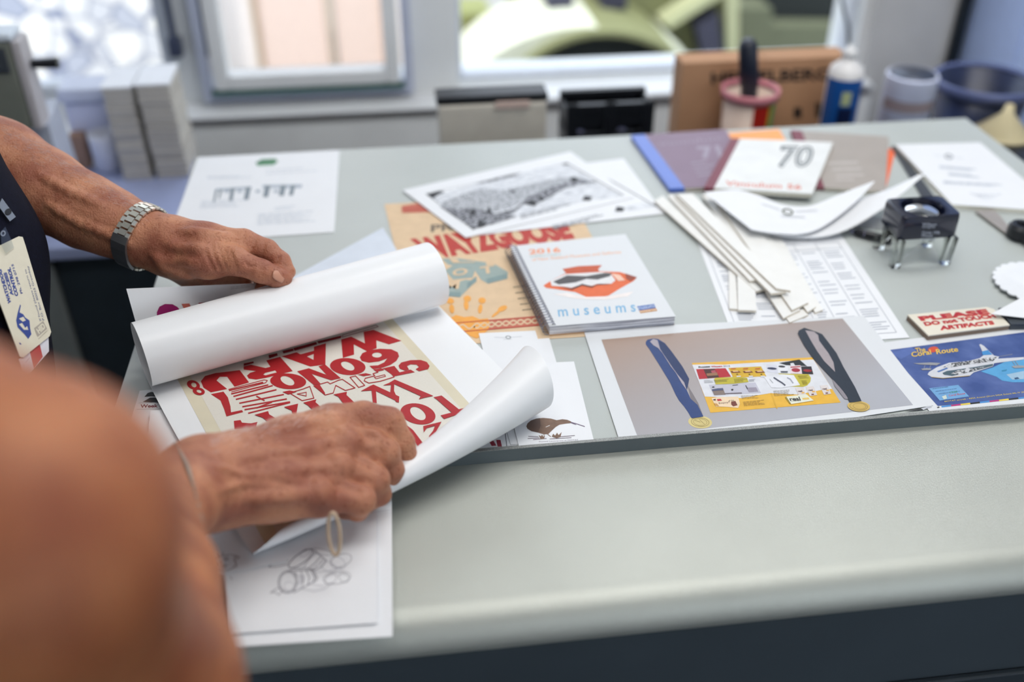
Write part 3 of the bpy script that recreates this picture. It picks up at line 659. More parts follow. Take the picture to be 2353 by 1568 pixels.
# --- kraft poster
M_kr = mat('kraft_paper', (222, 194, 160), .7, var=.05, scale=60)
def art(s):
    red = ink((186, 56, 44)); red2 = ink((196, 110, 88)); og = ink((238, 166, 70)); tl = ink((152, 168, 164)); tl2 = ink((128, 150, 150)); bk = ink((110, 98, 84))
    s.text("PRINTERS'", (990, 534), (1200, 516), (990, 516), bk, 1, .03)
    s.text('WAYZGOOSE', (984, 598), (1322, 549), (941, 549), red, 1, .068, tr=(1296, 500))
    s.poly(zs('lit', (228, 545), (420, 510), (440, 590), (235, 595)), red2); 
    for y in (556, 572, 586): s.line(zs('lit', (228, y), (440, y - 10)), 1.6, red, 2)
    # printer's type blocks
    for q in (((515, 925), (620, 920), (835, 950), (840, 975), (700, 1000), (560, 965)), ((540, 1010), (620, 960), (760, 1000), (740, 1060), (600, 1075)), ((740, 985), (900, 965), (995, 1020), (990, 1065), (850, 1105), (800, 1075)), ((512, 1130), (690, 1075), (765, 1085), (650, 1200), (512, 1185))): s.poly(zs('lit', *q), tl)
    for q in (((512, 1165), (655, 1165), (650, 1203), (512, 1188)), ((835, 1070), (990, 1030), (992, 1068), (850, 1105)), ((700, 1100), (768, 1050), (768, 1090), (700, 1140))): s.poly(zs('lit', *q), tl2, 2)
    s.text('M', Z['lit'](535, 1155), Z['lit'](640, 1140), Z['lit'](545, 1095), M_kr, 3, .03); s.text('O', Z['lit'](590, 1050), Z['lit'](700, 1040), Z['lit'](600, 1000), M_kr, 3, .03); s.text('T', Z['lit'](800, 1040), Z['lit'](905, 1020), Z['lit'](790, 985), M_kr, 3, .03); s.text('L', Z['lit'](600, 955), Z['lit'](760, 950), Z['lit'](570, 925), M_kr, 3, .03)
    # orange hand print
    for cx, cy, rx, ry, r in ((578, 1228, 28, 20, 10), (590, 1285, 18, 32, -8), (702, 1212, 27, 22, 0), (694, 1258, 17, 36, -4), (808, 1225, 26, 22, 0), (795, 1285, 15, 34, 10), (955, 1283, 36, 18, -25), (912, 1318, 44, 9, -38)):
        c = Z['lit'](cx, cy); s.ell(c, rx / 3.136, ry / 3.136, r, og, 3)
    s.poly(zs('lit', (582, 1350), (620, 1330), (680, 1345), (740, 1338), (790, 1360), (850, 1355), (868, 1390), (850, 1440), (800, 1480), (770, 1500), (720, 1480), (650, 1420), (590, 1385)), og, 2)
    s.greek(Z['lit'](1100, 1295), Z['lit'](1320, 1270), Z['lit'](1035, 1130), 5, bk, 1, 2.2, 9)
    # plaited border
    s.poly(zs('lit', (620, 1385), (1240, 1335), (1240, 1400), (660, 1450)), red2, 1)
    for k in range(2):
        pts = [(640 + i * 600 / 40, 1418 - i * 50 / 40 + 17 * math.sin(i * .9 + k * PI)) for i in range(41)]
        s.line(zs('lit', *pts), 3.4, M_kr, 2 + k * 1.2)
    s.line(zs('lit', (620, 1388), (1240, 1338)), 2, red, 3); s.line(zs('lit', (660, 1450), (1240, 1402)), 2, red, 3)
topsheet('event_poster', .0006, [(883, 469), (1308, 446), (1478, 765), (962, 798)], 'tan kraft poster with red WAYZGOOSE heading and orange handprint', 'poster', m=M_kr, art=art)
# --- two engravings
M_eng = pattern_mat('engraving_hatch', (92, 94, 104), (222, 226, 232), 260, .42, .6, (1, 3, 1)); M_eng2 = pattern_mat('engraving_dark', (30, 30, 36), (190, 192, 202), 190, .45, .62, (1, 2.2, 1)); M_eng3 = pattern_mat('engraving_sky', (168, 172, 182), (234, 237, 242), 130, .4, .55, (.5, 6, 1))
def eng(s, dx=0, dy=0, full=True):
    f = lambda *p: [((850 + (a + dx) / 3.136), 300 + (b + dy) / 3.136) for a, b in p]
    s.line(f((1420, 235), (1825, 468)), 1.6, BLK, 2); s.poly(f((1380, 240), (1425, 233), (1440, 245), (1400, 250)), BLK, 3)
    s.poly(f((1560, 480), (1760, 440), (1830, 470), (1640, 500)), M_eng3); s.poly(f((1545, 470), (1600, 478), (1590, 505), (1530, 505)), BLK, 3)
    s.greek(f((1090, 632))[0], f((1500, 530))[0], f((1080, 610))[0], 3, ink((140, 144, 152)), 1, 2.2, 12)
    if not full: return
    s.line(f((405, 455), (745, 715)), 1.2, BLK, 2); s.line(f((405, 455), (1420, 235)), .8, GRY, 1)
    s.poly(f((420, 470), (560, 440), (700, 400), (950, 340), (1250, 275), (1410, 245), (1800, 465), (1500, 520), (1050, 620), (750, 705)), M_eng3, .5)
    s.poly(f((500, 545), (600, 560), (700, 620), (820, 640), (1000, 600), (1060, 620), (900, 670), (745, 712)), M_eng2, 3.5)
    s.poly(f((405, 460), (500, 435), (540, 440), (490, 465), (450, 490)), BLK, 2)
    s.poly(f((750, 385), (950, 330), (1095, 300), (1060, 325), (850, 375)), M_eng2, 2)
    s.poly(f((700, 400), (1250, 265), (1420, 245), (1620, 360), (1350, 350), (1000, 430), (880, 410), (640, 470)), M_eng3, 1)
    s.poly(f((500, 530), (640, 465), (820, 415), (960, 430), (1180, 380), (1350, 340), (1480, 335), (1640, 375), (1500, 390), (1180, 470), (1010, 560), (860, 600), (700, 640), (560, 580)), M_eng, 2)
    s.poly(f((560, 560), (760, 560), (900, 600), (1050, 560), (1150, 470), (1330, 400), (1500, 345), (1640, 370), (1530, 385), (1400, 420), (1300, 480), (1180, 540), (1110, 530), (1040, 590), (900, 660), (760, 700), (640, 620)), M_eng2, 3)
    for q in (((1120, 530), (1165, 495), (1205, 520), (1190, 545)), ((1210, 480), (1240, 470), (1265, 495), (1235, 505)), ((720, 590), (745, 560), (765, 600), (735, 615)), ((840, 590), (860, 540), (880, 600)), ((770, 680), (790, 640), (840, 680), (800, 700)), ((1000, 440), (1050, 425), (1040, 450)), ((1440, 350), (1470, 330), (1510, 355), (1460, 375))): s.poly(f(*q), BLK, 4)
topsheet('engraving_print', .0016, [(1040, 412), (1433, 364), (1527, 491), (1080, 543)], 'black and white engraving, the lower one sticking out on the right', 'print', 'engravings', art=lambda s: eng(s, 235, 78, False))
topsheet('engraving_print', .0030, [(925, 437), (1311, 348), (1456, 453), (1070, 546)], 'black and white engraving of a harbour hillside on top of the kraft poster', 'print', 'engravings', th=.0012, art=lambda s: eng(s))
# --- spiral bound directory
BT = .0135
q = [(1172, 566), (1437, 538), (1553, 727), (1262, 750)]
W4 = [P(a, b, BT) for a, b in q]; cx = sum((p for p in W4), Vector()) / 4
e = empty('spiral_book', (cx.x, cx.y, T + .0006), 'white spiral-bound museums directory 2016 with an orange pot on its cover', 'book')
def inset(quad, d):
    c = sum(quad, Vector()) / 4; return [p + (c - p).normalized() * d for p in quad]
def block(name, quad, z0, z1, m, parent, d=0.0):
    qq = inset(quad, d) if d else quad
    return MB().prism([(p.x, p.y) for p in qq], z0, z1, 0).build(name, m, parent)
M_pg = pattern_mat('page_edges', (150, 152, 166), (226, 228, 236), 900, .45, .55, (.02, .02, 1.3))
block('back_cover', W4, T + .0008, T + .0016, mat('kraft_board', (190, 150, 110), .7), e)
block('pages', W4, T + .00165, T + BT - .0007, M_pg, e, .0012)
s = Sheet(BT); s.mats.append(GLOSS); s.mb.prism([(p.x, p.y) for p in W4], T + BT - .0006, T + BT, 0)
og = ink((224, 108, 62)); og2 = ink((240, 170, 120)); L = Z['lit']
s.text('2016', L(1148, 893), L(1376, 876), L(1142, 858), ink((238, 142, 84)), 1, .02); s.text('DIRECTORY', L(1158, 914), L(1382, 898), L(1155, 902), ink((160, 184, 176)), 1, 0)
s.text('of New Zealand Museums and Galleries', L(1170, 942), L(1810, 885), L(1165, 922), og2, 1, 0)
s.poly(zs('lit', (1250, 1118), (1300, 1085), (1410, 1030), (1660, 1015), (1800, 1020), (1925, 1058), (1900, 1085), (1800, 1140), (1720, 1190), (1640, 1208), (1560, 1200), (1480, 1165), (1350, 1145), (1270, 1135)), og, 1)
s.poly(zs('lit', (1388, 998), (1500, 978), (1672, 970), (1645, 1000), (1655, 1018), (1415, 1030)), ink((196, 90, 56)), 2)
s.poly(zs('lit', (1300, 1085), (1410, 1035), (1660, 1020), (1730, 1025), (1770, 1080), (1740, 1105), (1640, 1105), (1600, 1120), (1530, 1108), (1450, 1135), (1390, 1125), (1310, 1120)), ink((226, 226, 228)), 3)
s.poly(zs('lit', (1320, 1090), (1420, 1045), (1560, 1050), (1700, 1025), (1742, 1030), (1730, 1050), (1640, 1075), (1560, 1070), (1480, 1095), (1360, 1110)), ink((84, 82, 84)), 4)
s.poly(zs('lit', (1360, 1125), (1450, 1140), (1530, 1105), (1600, 1125), (1650, 1105), (1740, 1108), (1640, 1112), (1600, 1132), (1530, 1116), (1455, 1148)), ink((70, 60, 60)), 4)
s.poly(zs('lit', (1740, 1030), (1800, 1040), (1840, 1080), (1790, 1085)), ink((240, 200, 180)), 4); s.poly(zs('lit', (1840, 1030), (1925, 1058), (1880, 1085), (1850, 1070)), ink((150, 70, 50)), 4)
s.poly(zs('lit', (1320, 1180), (1420, 1170), (1560, 1200), (1720, 1195), (1900, 1160), (1860, 1195), (1700, 1220), (1500, 1215)), ink((236, 228, 226)), 1)
s.text('m u s e u m s', L(1360, 1343), L(1918, 1306), L(1352, 1292), ink((128, 180, 216)), 1, .012)
s.poly(zs('lit', (1925, 1268), (2048, 1250), (2060, 1280), (1940, 1298)), ink((52, 104, 180)), 1); s.poly(zs('lit', (1940, 1298), (2060, 1280), (2072, 1300), (1950, 1318)), ink((196, 142, 88)), 1)
s.text('museums', L(1938, 1292), L(2052, 1274), L(1932, 1274), ink((220, 226, 240)), 2, 0); s.text('aotearoa', L(1950, 1312), L(2062, 1296), L(1944, 1300), ink((240, 226, 210)), 2, 0)
o = s.build('front_cover'); settle(o, e)
b = MB(); A = W4[0]; B_ = W4[3]; n = 34; dr = (B_ - A).normalized(); inn = Vector((dr.y, -dr.x, 0)) * -1
inn = (W4[1] - W4[0]).normalized(); pts = []
Rr = BT / 2 + .0015
for i in range(n):
    c0 = A + dr * ((B_ - A).length * (i + .5) / n); c0 = Vector((c0.x, c0.y, T + .0006 + Rr))
    ring = [c0 + inn * (.001 - Rr * math.cos(t) ) + Vector((0, 0, Rr * math.sin(t))) + dr * .0012 * math.sin(t / 2) for t in (2 * PI * k / 14 for k in range(14))]
    b.tube(ring, .00055, 5, closed=True)
o = b.build('wire_binding', mat('wire_steel', (150, 152, 166), .25, metal=.85), e, smooth=True)
b = MB()
for i in range(n):
    c0 = A + dr * ((B_ - A).length * (i + .5) / n) + inn * (.005 if i % 1 == 0 else 0); c0 = Vector((c0.x, c0.y, T + BT + .0002))
    b.prism([tuple((c0 + inn * math.cos(a) * .0011 + dr * math.sin(a) * .0011).xy) for a in (2 * PI * k / 8 for k in range(8))], T + BT + .00005, T + BT + .0002)
b.build('punched_holes', mat('hole_dark', (120, 122, 130), .8), e)
# --- the booklets
def booklet(name, quad, z0, th, cm, sm, sp, label, cat='book', group=None, artf=None):
    q = [P(a, b, z0 + th) for a, b in quad]; c = sum(q, Vector()) / 4
    e = empty(name, (c.x, c.y, T + z0), label, cat, group)
    block('pages', q, T + z0 + .0006, T + z0 + th - .0006, mat('pages_cream', (226, 222, 206), .7), e, .001)
    block('back_cover', q, T + z0, T + z0 + .00055, cm, e)
    s = Sheet(z0 + th); s.mats.append(cm); s.mb.prism([(p.x, p.y) for p in q], T + z0 + th - .00055, T + z0 + th, 0)
    if artf: artf(s)
    settle(s.build('front_cover'), e)
    if sp:
        d = (q[1] - q[0]).normalized() * sp; d2 = (q[2] - q[3]).normalized() * sp; o_ = (q[0] - q[1]).normalized() * .0008
        MB().prism([tuple(p.xy) for p in (q[0] + o_, q[0] + d, q[3] + d2, q[3] + o_)], T + z0 - .0001 + .0002, T + z0 + th + .0003).build('spine', sm, e)
    return e
M_mar = mat('maroon_cloth', (122, 56, 72), .5); LB = Z['bk']
def art(s):
    w = ink((160, 150, 168)); s.text('Vinculum', LB(350, 205), LB(820, 160), LB(345, 180), w); s.text('71', LB(665, 300), LB(830, 290), LB(625, 210), w, 1, .04)
    s.greek(LB(640, 420), LB(790, 400), LB(590, 330), 4, w, 1, 3, 3)
booklet('bound_booklet', [(1451, 311), (1668, 297), (1735, 425), (1540, 434)], .0006, .006, mat('mauve_cover', (138, 118, 138), .55), mat('blue_tape', (58, 98, 196), .35, coat=.3), .021, 'mauve booklet with a bright blue spine at the far edge', 'book', None, art)
topsheet('orange_card', .0010, [(1670, 306), (1790, 297), (1822, 350), (1700, 360)], 'bright orange card peeking out behind the white 70 booklet', 'card', m=mat('orange_card', (250, 166, 92), .5))
topsheet('orange_card', .0008, [(1958, 348), (2059, 341), (2037, 428), (1935, 430)], 'red-orange card sliver showing right of the taupe booklet', 'card', m=mat('red_orange_card', (240, 112, 66), .5))
def art(s):
    w = ink((188, 182, 178)); s.greek(LB(1640, 420), LB(1940, 410), LB(1580, 330), 3, w, 1, 5, 8); s.greek(LB(1640, 460), LB(1800, 460), LB(1640, 450), 1, w, 1, 4, 9)
booklet('bound_booklet', [(1818, 299), (2042, 314), (2035, 440), (1868, 430)], .0012, .0045, mat('taupe_cover', (168, 160, 154), .55), M_mar, .016, 'taupe booklet with a maroon spine behind the white 70 booklet', 'book', None, art)
def art(s):
    g = ink((92, 98, 104)); s.text('70', LB(1205, 362), LB(1442, 360), LB(1240, 202), g, 1, .03, tr=LB(1490, 205)); s.text('70', LB(1226, 352), LB(1430, 350), LB(1262, 214), ink((198, 202, 204)), 2, -.012, tr=LB(1474, 216))
    s.text('Vinculum 56', LB(835, 490), LB(1382, 520), LB(840, 455), ink((214, 92, 62)), 1, .01)
booklet('bound_booklet', [(1681, 318), (1914, 327), (1866, 446), (1619, 431)], .0068, .0065, mat('ivory_cover', (228, 230, 230), .5), M_mar, .013, 'white booklet with large numerals 70 and a maroon spine', 'book', None, art)
# --- white booklet right
def art(s):
    g = ink((196, 202, 212)); B5 = Z['br']
    s.ell(B5(1035, 250), 10, 6, 10, GRY, 1, (B5(1035, 250), 6, 3, 10)); s.line([B5(930, 240), B5(1140, 262)], 1, g)
    for k, (a, b_, c) in enumerate(((970, 330, 1250), (1035, 380, 1285), (1000, 440, 1420))): s.greek(B5(a, b_), B5(c, b_ + 25), B5(a, b_ - 10), 2, g, 1, 3, k)
    s.poly([B5(*p) for p in ((1180, 512), (1420, 520), (1310, 572))], M_eng3, 1)
q = [(2057, 332), (2252, 327), (2440, 487), (2188, 470)]
booklet('report_booklet', q, .0006, .0065, WHITE, None, 0, 'plain white report booklet at the right end of the table', 'booklet', None, art)
b = MB(); qq = [P(*p, .0) for p in ((2047, 340), (2060, 338), (2152, 462), (2118, 456))]
b.prism([tuple(p.xy) for p in qq], T + .0003, T + .0022, 0); tag(b.build('ruler', mat('dark_ruler', (92, 96, 102), .35, metal=.6)), 'dark steel ruler along the left side of the white report booklet', 'ruler')
# --- printed forms
def form(s, x0, y0, x1, y1, x2, y2, x3, y3, cols, seed):
    def bi(u, v): return ((x0 + (x1 - x0) * u) * (1 - v) + (x3 + (x2 - x3) * u) * v, (y0 + (y1 - y0) * u) * (1 - v) + (y3 + (y2 - y3) * u) * v)
    g = ink((150, 156, 168)); s.line([bi(.04, .06), bi(.96, .06), bi(.94, .97), bi(.04, .97)], 1.1, g, 1, True)
    for c in cols: s.line([bi(c, .06), bi(c, .80)], 1.1, g)
    s.line([bi(.04, .12), bi(.96, .12)], 1, g); rnd = random.Random(seed)
    e = [.06] + list(cols) + [.95]
    for k in range(len(e) - 1):
        v = .15
        while v < .93:
            n = rnd.randint(1, 4); n = min(n, 4); h = .017 * n
            s.greek(bi(e[k] + .05, v + h), bi(e[k + 1] - .04, v + h), bi(e[k] + .05, v), n, ink((166, 172, 184)), 1, 1.9, rnd.randint(0, 99)); v += h + rnd.uniform(.03, .09)
topsheet('printed_form', .0004, [(1601, 552), (1778, 545), (1885, 752), (1676, 752)], 'printed table form under the left ends of the white strips', 'form', 'printed forms', art=lambda s: form(s, 1610, 556, 1770, 550, 1876, 748, 1682, 748, (.35, .68), 3))
topsheet('printed_form', .0009, [(1764, 545), (1930, 535), (2090, 776), (1880, 790)], 'printed table form with ruled columns, left of the square magnifier', 'form', 'printed forms', art=lambda s: form(s, 1770, 552, 1922, 542, 2076, 770, 1888, 784, (.30, .62), 5))
# --- flat white strips
M_st = mat('strip_board', (234, 234, 232), .6, var=.02, scale=40)
strips = [((325, 600), (385, 562), (1122, 1236), (1060, 1252), .0045, 'lowest strip of the left bundle, its left side showing'),
 ((420, 562), (455, 553), (1080, 1168), (1015, 1177), .0075, 'second strip up in the left bundle with the short end'),
 ((470, 562), (540, 550), (1275, 1256), (1165, 1268), .0100, 'strip just under the top one of the left bundle'),
 ((488, 552), (600, 548), (1308, 1248), (1203, 1232), .0125, 'topmost strip of the left bundle'),
 ((668, 556), (770, 545), (1375, 1388), (1255, 1446), .0040, 'wide strip low in the right bundle, end beside the medal print'),
 ((740, 560), (905, 548), (1437, 1332), (1318, 1388), .0065, 'topmost wide strip of the right bundle'),
 ((930, 760), (1120, 800), (1490, 1362), (1430, 1402), .0040, 'right bundle strip ending just above the printed form'),
 ((1130, 860), (1235, 862), (1540, 1386), (1484, 1406), .0020, 'rightmost strip of the right bundle'),
 ((1080, 1180), (1180, 1150), (1435, 1422), (1300, 1478), .0018, 'short strip end poking out lowest by the medal print'),
 ((860, 1000), (900, 1010), (930, 1382), (865, 1377), .0018, 'narrow strip at the far left under the bundles'),
 ((920, 1050), (1050, 1160), (1060, 1392), (930, 1387), .0040, 'short wide strip pointing to the viewer under the left bundle')]
for k, (a, b_, c, d, z, lab) in enumerate(strips):
    z = z * 1.25 + .001; q = [P(*LB(*p), z) for p in (a, b_, c, d)]; bb = MB().prism([tuple(p.xy) for p in q], T + z - .0030, T + z, 0, None, 1)
    o = bb.build('wooden_strip', [M_st, mat('strip_edge', (218, 210, 196), .7)]); tag(o, 'flat white strip, ' + lab, 'strip', 'white strips fanned on the forms')
# --- curled note sheets with the ring emblem
def cat(pts, t):
    n = len(pts) - 1; f = t * n; i = min(int(f), n - 1); f -= i
    p = [Vector(pts[max(0, min(n, i + k))]) for k in (-1, 0, 1, 2)]
    return .5 * ((2 * p[1]) + (p[2] - p[0]) * f + (2 * p[0] - 5 * p[1] + 4 * p[2] - p[3]) * f * f + (-p[0] + 3 * p[1] - 3 * p[2] + p[3]) * f ** 3)
def curled(name, top, bot, m, label, group, dz=0):
    tp = [P(a, b, z + dz) for a, b, z in top]; bp = [P(a, b, z + dz) for a, b, z in bot]
    vs, fs = patch(lambda a, c: cat(tp, a).lerp(cat(bp, a), c), 40, 8)
    return vs, fs
top2 = [(1690, 455, .014), (1760, 475, .012), (1840, 500, .009), (1900, 490, .010), (1960, 462, .018), (2040, 435, .030), (2113, 401, .042)]
bot2 = [(1722, 528, .013), (1760, 538, .009), (1810, 546, .006), (1870, 549, .0045), (1940, 530, .010), (2030, 474, .026), (2113, 405, .042)]
for k, dz in enumerate((0, .0018, .0036)):
    vs, fs = curled('', [(a + 3 * k, b, z) for a, b, z in top2], [(a + 6 * k, b - 2 * k, z) for a, b, z in bot2], None, '', None, dz)
    o = MB().add(vs, fs).build('note_sheet', WHITE, smooth=True); thick(o, .0006)
    tag(o, ('lowest', 'middle', 'upper')[k] + ' curled white sheet of the bundle whose tip points to the report booklet', 'paper', 'curled note sheets')
top1 = [(1617, 442, .016), (1690, 436, .0165), (1745, 450, .015), (1800, 470, .0135), (1860, 473, .013), (1930, 446, .020), (2009, 416, .036)]
bot1 = [(1726, 528, .017), (1752, 533, .0150), (1790, 537, .0125), (1840, 538, .0110), (1890, 522, .0130), (1960, 470, .024), (2009, 419, .036)]
vs, fs = curled('', top1, bot1, None, '', None, .003)
s = Sheet(bvh=bvh_of(vs, fs), maxe=8); s.mats.append(WHITE); s.mb.add(vs, fs, 0)
c = LB(1285, 682); s.ell(c, 13, 7.5, 12, ink((70, 80, 60)), 3, (c, 9, 4.8, 12)); s.line([LB(1100, 625), LB(1230, 665)], 1.4, LGR, 3); s.line([LB(1340, 680), LB(1500, 672)], 1.4, LGR, 3); s.greek(LB(1240, 715), LB(1410, 725), LB(1240, 712), 1, LGR, 3, 2, 2)
o = s.build('note_sheet', smooth=True); tag(o, 'curled white note sheet on top, printed with a small dark ring emblem', 'paper', 'curled note sheets')
q0 = [P(*p, .0004) for p in ((1850, 555), (1975, 490), (2040, 505), (2040, 530), (1960, 523))]
tag(MB().prism([tuple(p.xy) for p in q0], T + .0003, T + .0012, 0).build('grey_folder', mat('grey_folder', (150, 152, 156), .5)), 'grey folder corner under the curled sheets by the magnifier', 'folder')
b = MB(); p0 = P(1962, 533, .006); p1 = P(2050, 552, .006); b.tube([p0, p0.lerp(p1, .1), p0.lerp(p1, .5), p1], [.003, .005, .0055, .005], 14)
e = empty('pen', (p0.x, p0.y, T + .0006), 'black pen with a lilac tip lying behind the square magnifier', 'pen')
b.build('pen_barrel', mat('pen_black', (26, 28, 36), .25), e, smooth=True)
MB().tube([p0 + (p0 - p1).normalized() * .006, p0 + (p1 - p0).normalized() * .014], [.0016, .0054], 14).build('pen_tip', mat('pen_lilac', (150, 150, 180), .2, metal=.5), e, smooth=True)
# --- square magnifier
A = P(2068, 613, 0); B_ = P(2186, 612, 0); wb = (B_ - A).length; Yf = A.y - .003
zt = PY(2076, 502, Yf).z; zm = PY(2073, 553, Yf).z; xl_, xr_ = PY(2076, 502, Yf).x, PY(2212, 498, Yf).x
bl_, br_ = P(2047, 452, zt - T), P(2173, 451, zt - T); dep = (bl_.y + br_.y) / 2 - Yf; wt = xr_ - xl_; cxx = (xl_ + xr_) / 2; cyy = Yf + dep / 2
e = empty('magnifier', (cxx, cyy, T), 'square stand magnifier with a black top and clear plastic legs', 'magnifier')
def rsq(hx, hy, r, n=5):
    out = []
    for sx, sy, a0 in ((1, 1, 0), (-1, 1, 90), (-1, -1, 180), (1, -1, 270)):
        for i in range(n + 1):
            a = math.radians(a0 + 90 * i / n); out.append((sx * (hx - r) + r * math.cos(a), sy * (hy - r) + r * math.sin(a)))
    return out
def ringstack(levels, c, mi=0):     # levels: list of (list of xy, z)
    vs = []; fs = []; n = len(levels[0][0])
    for pts, z in levels: vs += [(c[0] + x, c[1] + y, z) for x, y in pts]
    for k in range(len(levels) - 1):
        for i in range(n): fs.append((k * n + i, k * n + (i + 1) % n, (k + 1) * n + (i + 1) % n, (k + 1) * n + i))
    return vs, fs
def circ(r, n=24): return [(r * math.cos(math.radians(a)), r * math.sin(math.radians(a))) for a in [k * 90 + 90 * i / 5 for k in range(4) for i in range(6)]]
hx, hy = wt / 2, dep / 2; R0 = min(hx, hy) * .965
lv = [(rsq(hx * .97, hy * .97, .006), zm), (rsq(hx * 1.0, hy * 1.0, .007), zm + .002), (rsq(hx * .99, hy * .99, .007), zt - .004), (rsq(hx * .97, hy * .97, .007), zt - .0005), (rsq(hx * .94, hy * .94, .006), zt), (circ(R0), zt - .001), (circ(R0 * .93), zt - .008), (circ(R0 * .93), zm + .001), (rsq(hx * .93, hy * .93, .006), zm)]
vs, fs = ringstack(lv, (cxx, cyy)); M_cap = mat('magnifier_black', (14, 20, 44), .18, coat=.4)
o = MB().add(vs, fs).build('lens_housing', M_cap, e, auto=35)
def clear_mat(name, f0, tint):
    m = bpy.data.materials.new(name); m.use_nodes = True; n = m.node_tree; n.nodes.remove(n.nodes['Principled BSDF'])
    t = n.nodes.new('ShaderNodeBsdfTransparent'); t.inputs[0].default_value = tint; g = n.nodes.new('ShaderNodeBsdfGlossy'); g.inputs['Roughness'].default_value = .06
    f = n.nodes.new('ShaderNodeLayerWeight'); f.inputs['Blend'].default_value = f0; x = n.nodes.new('ShaderNodeMixShader')
    n.links.new(f.outputs[0], x.inputs[0]); n.links.new(t.outputs[0], x.inputs[1]); n.links.new(g.outputs[0], x.inputs[2]); n.links.new(x.outputs[0], n.nodes['Material Output'].inputs[0]); return m
M_clear = clear_mat('clear_acrylic', .22, (.95, .96, .95, 1)); M_film = clear_mat('clear_film', .08, (.97, .97, .98, 1))
b = MB(); zl = zt - .0062
b.lathe([(.0005, zl + .006), (R0 * .4, zl + .0048), (R0 * .7, zl + .0022), (R0 * .92, zl), (R0 * .7, zl - .0022), (R0 * .4, zl - .0048), (.0005, zl - .006)], (cxx, cyy, 0), 40, caps=False); b.build('lens', M_clear, e, smooth=True)
hb = wb / 2; b = MB(); fb = .93
for sx in (1, -1):
    for sy in (1, -1):
        x0, y0 = cxx + sx * hx * .90, cyy + sy * hy * .90; x1, y1 = cxx + sx * hx * .86, cyy + sy * hy * .86
        lg = MB(); w = .0052; 
        vs = [(x1 - w, y1 - w, T + .0003), (x1 + w, y1 - w, T + .0003), (x1 + w, y1 + w, T + .0003), (x1 - w, y1 + w, T + .0003), (x0 - w, y0 - w, zm - .0003), (x0 + w, y0 - w, zm - .0003), (x0 + w, y0 + w, zm - .0003), (x0 - w, y0 + w, zm - .0003)]
        lg.add(vs, [(3, 2, 1, 0), (4, 5, 6, 7), (0, 1, 5, 4), (1, 2, 6, 5), (2, 3, 7, 6), (3, 0, 4, 7)]); lg.build('leg', M_clear, e)
for a0, a1 in ((0, 1), (1, 2), (2, 3), (3, 0)):
    cs = [(-1, -1), (1, -1), (1, 1), (-1, 1)]; p, q = cs[a0], cs[a1]; top = []; bot = []; n = 12
    for i in range(n + 1):
        f = .07 + .86 * i / n; u = (p[0] + (q[0] - p[0]) * f) , (p[1] + (q[1] - p[1]) * f); arch = math.sin(PI * i / n) ** .8
        k0 = .90; k1 = .84 + .05 * arch; zb = T + .0005 + (zm - T - .006) * (1 - (1 - arch)) * .92
        top.append(Vector((cxx + u[0] * hx * k0, cyy + u[1] * hy * k0, zm - .0004))); bot.append(Vector((cxx + u[0] * hx * k1, cyy + u[1] * hy * k1, zb)))
    vs = top + bot; fs = [(i, i + 1, n + 2 + i, n + 1 + i) for i in range(n)]
    o = MB().add(vs, fs).build('stand_wall', M_clear, e); thick(o, .0016)
b = MB(); nm = ('Wilson', 'Graphic', 'Supplies', 'House', 'Limited')
for k, (t, y0, w) in enumerate((('Wilson', 455, 130), ('Graphic', 480, 118), ('Clichés 1998', 530, 158), ('House', 556, 96), ('Limited', 590, 122))):
    v, tr = text_tris(t, .01); q_ = []
    for a, c in v:
        x, y = 860 + w * a - 4 * k * .3, y0 + 12 - 26 * c; pp = PY(*Z['lou'](x, y), Yf - .0006 + .0); q_.append((pp.x, Yf - .0004, pp.z))
    b.add(q_, tr)
b.build('maker_lettering', mat('white_lettering', (176, 182, 196), .5), e)
# --- spatula
ZL = Z['lou']
q = [P(*ZL(*p), .004) for p in ((1335, 330), (1505, 320), (1700, 545), (1665, 575))]
e = empty('palette_knife', (q[2].x, q[2].y, T), 'ink knife with a pale wide blade and black ring handle by the report booklet', 'knife')
b = MB().prism([tuple(p.xy) for p in q], T + .003, T + .0045); b.build('blade', mat('knife_blade', (176, 168, 160), .35, metal=.3), e)
c = P(*ZL(1742, 530), .008); b = MB()
b.lathe([(.006, T + .0005), (.013, T + .0005), (.0165, T + .004), (.0165, T + .017), (.013, T + .021), (.008, T + .021), (.006, T + .017), (.006, T + .0005)], (c.x, c.y, 0), 28, caps=False)
d = (q[2] - q[0]).normalized(); b.bbox((-.001, -.011, 0), (.09, .011, .016), .004, M=Matrix.Translation((c.x, c.y, T + .0007)) @ Matrix.Rotation(math.atan2(d.y, d.x), 4, 'Z') @ Matrix.Translation((.012, 0, 0)))
b.build('handle', mat('knife_handle', (26, 28, 34), .4), e, auto=40)
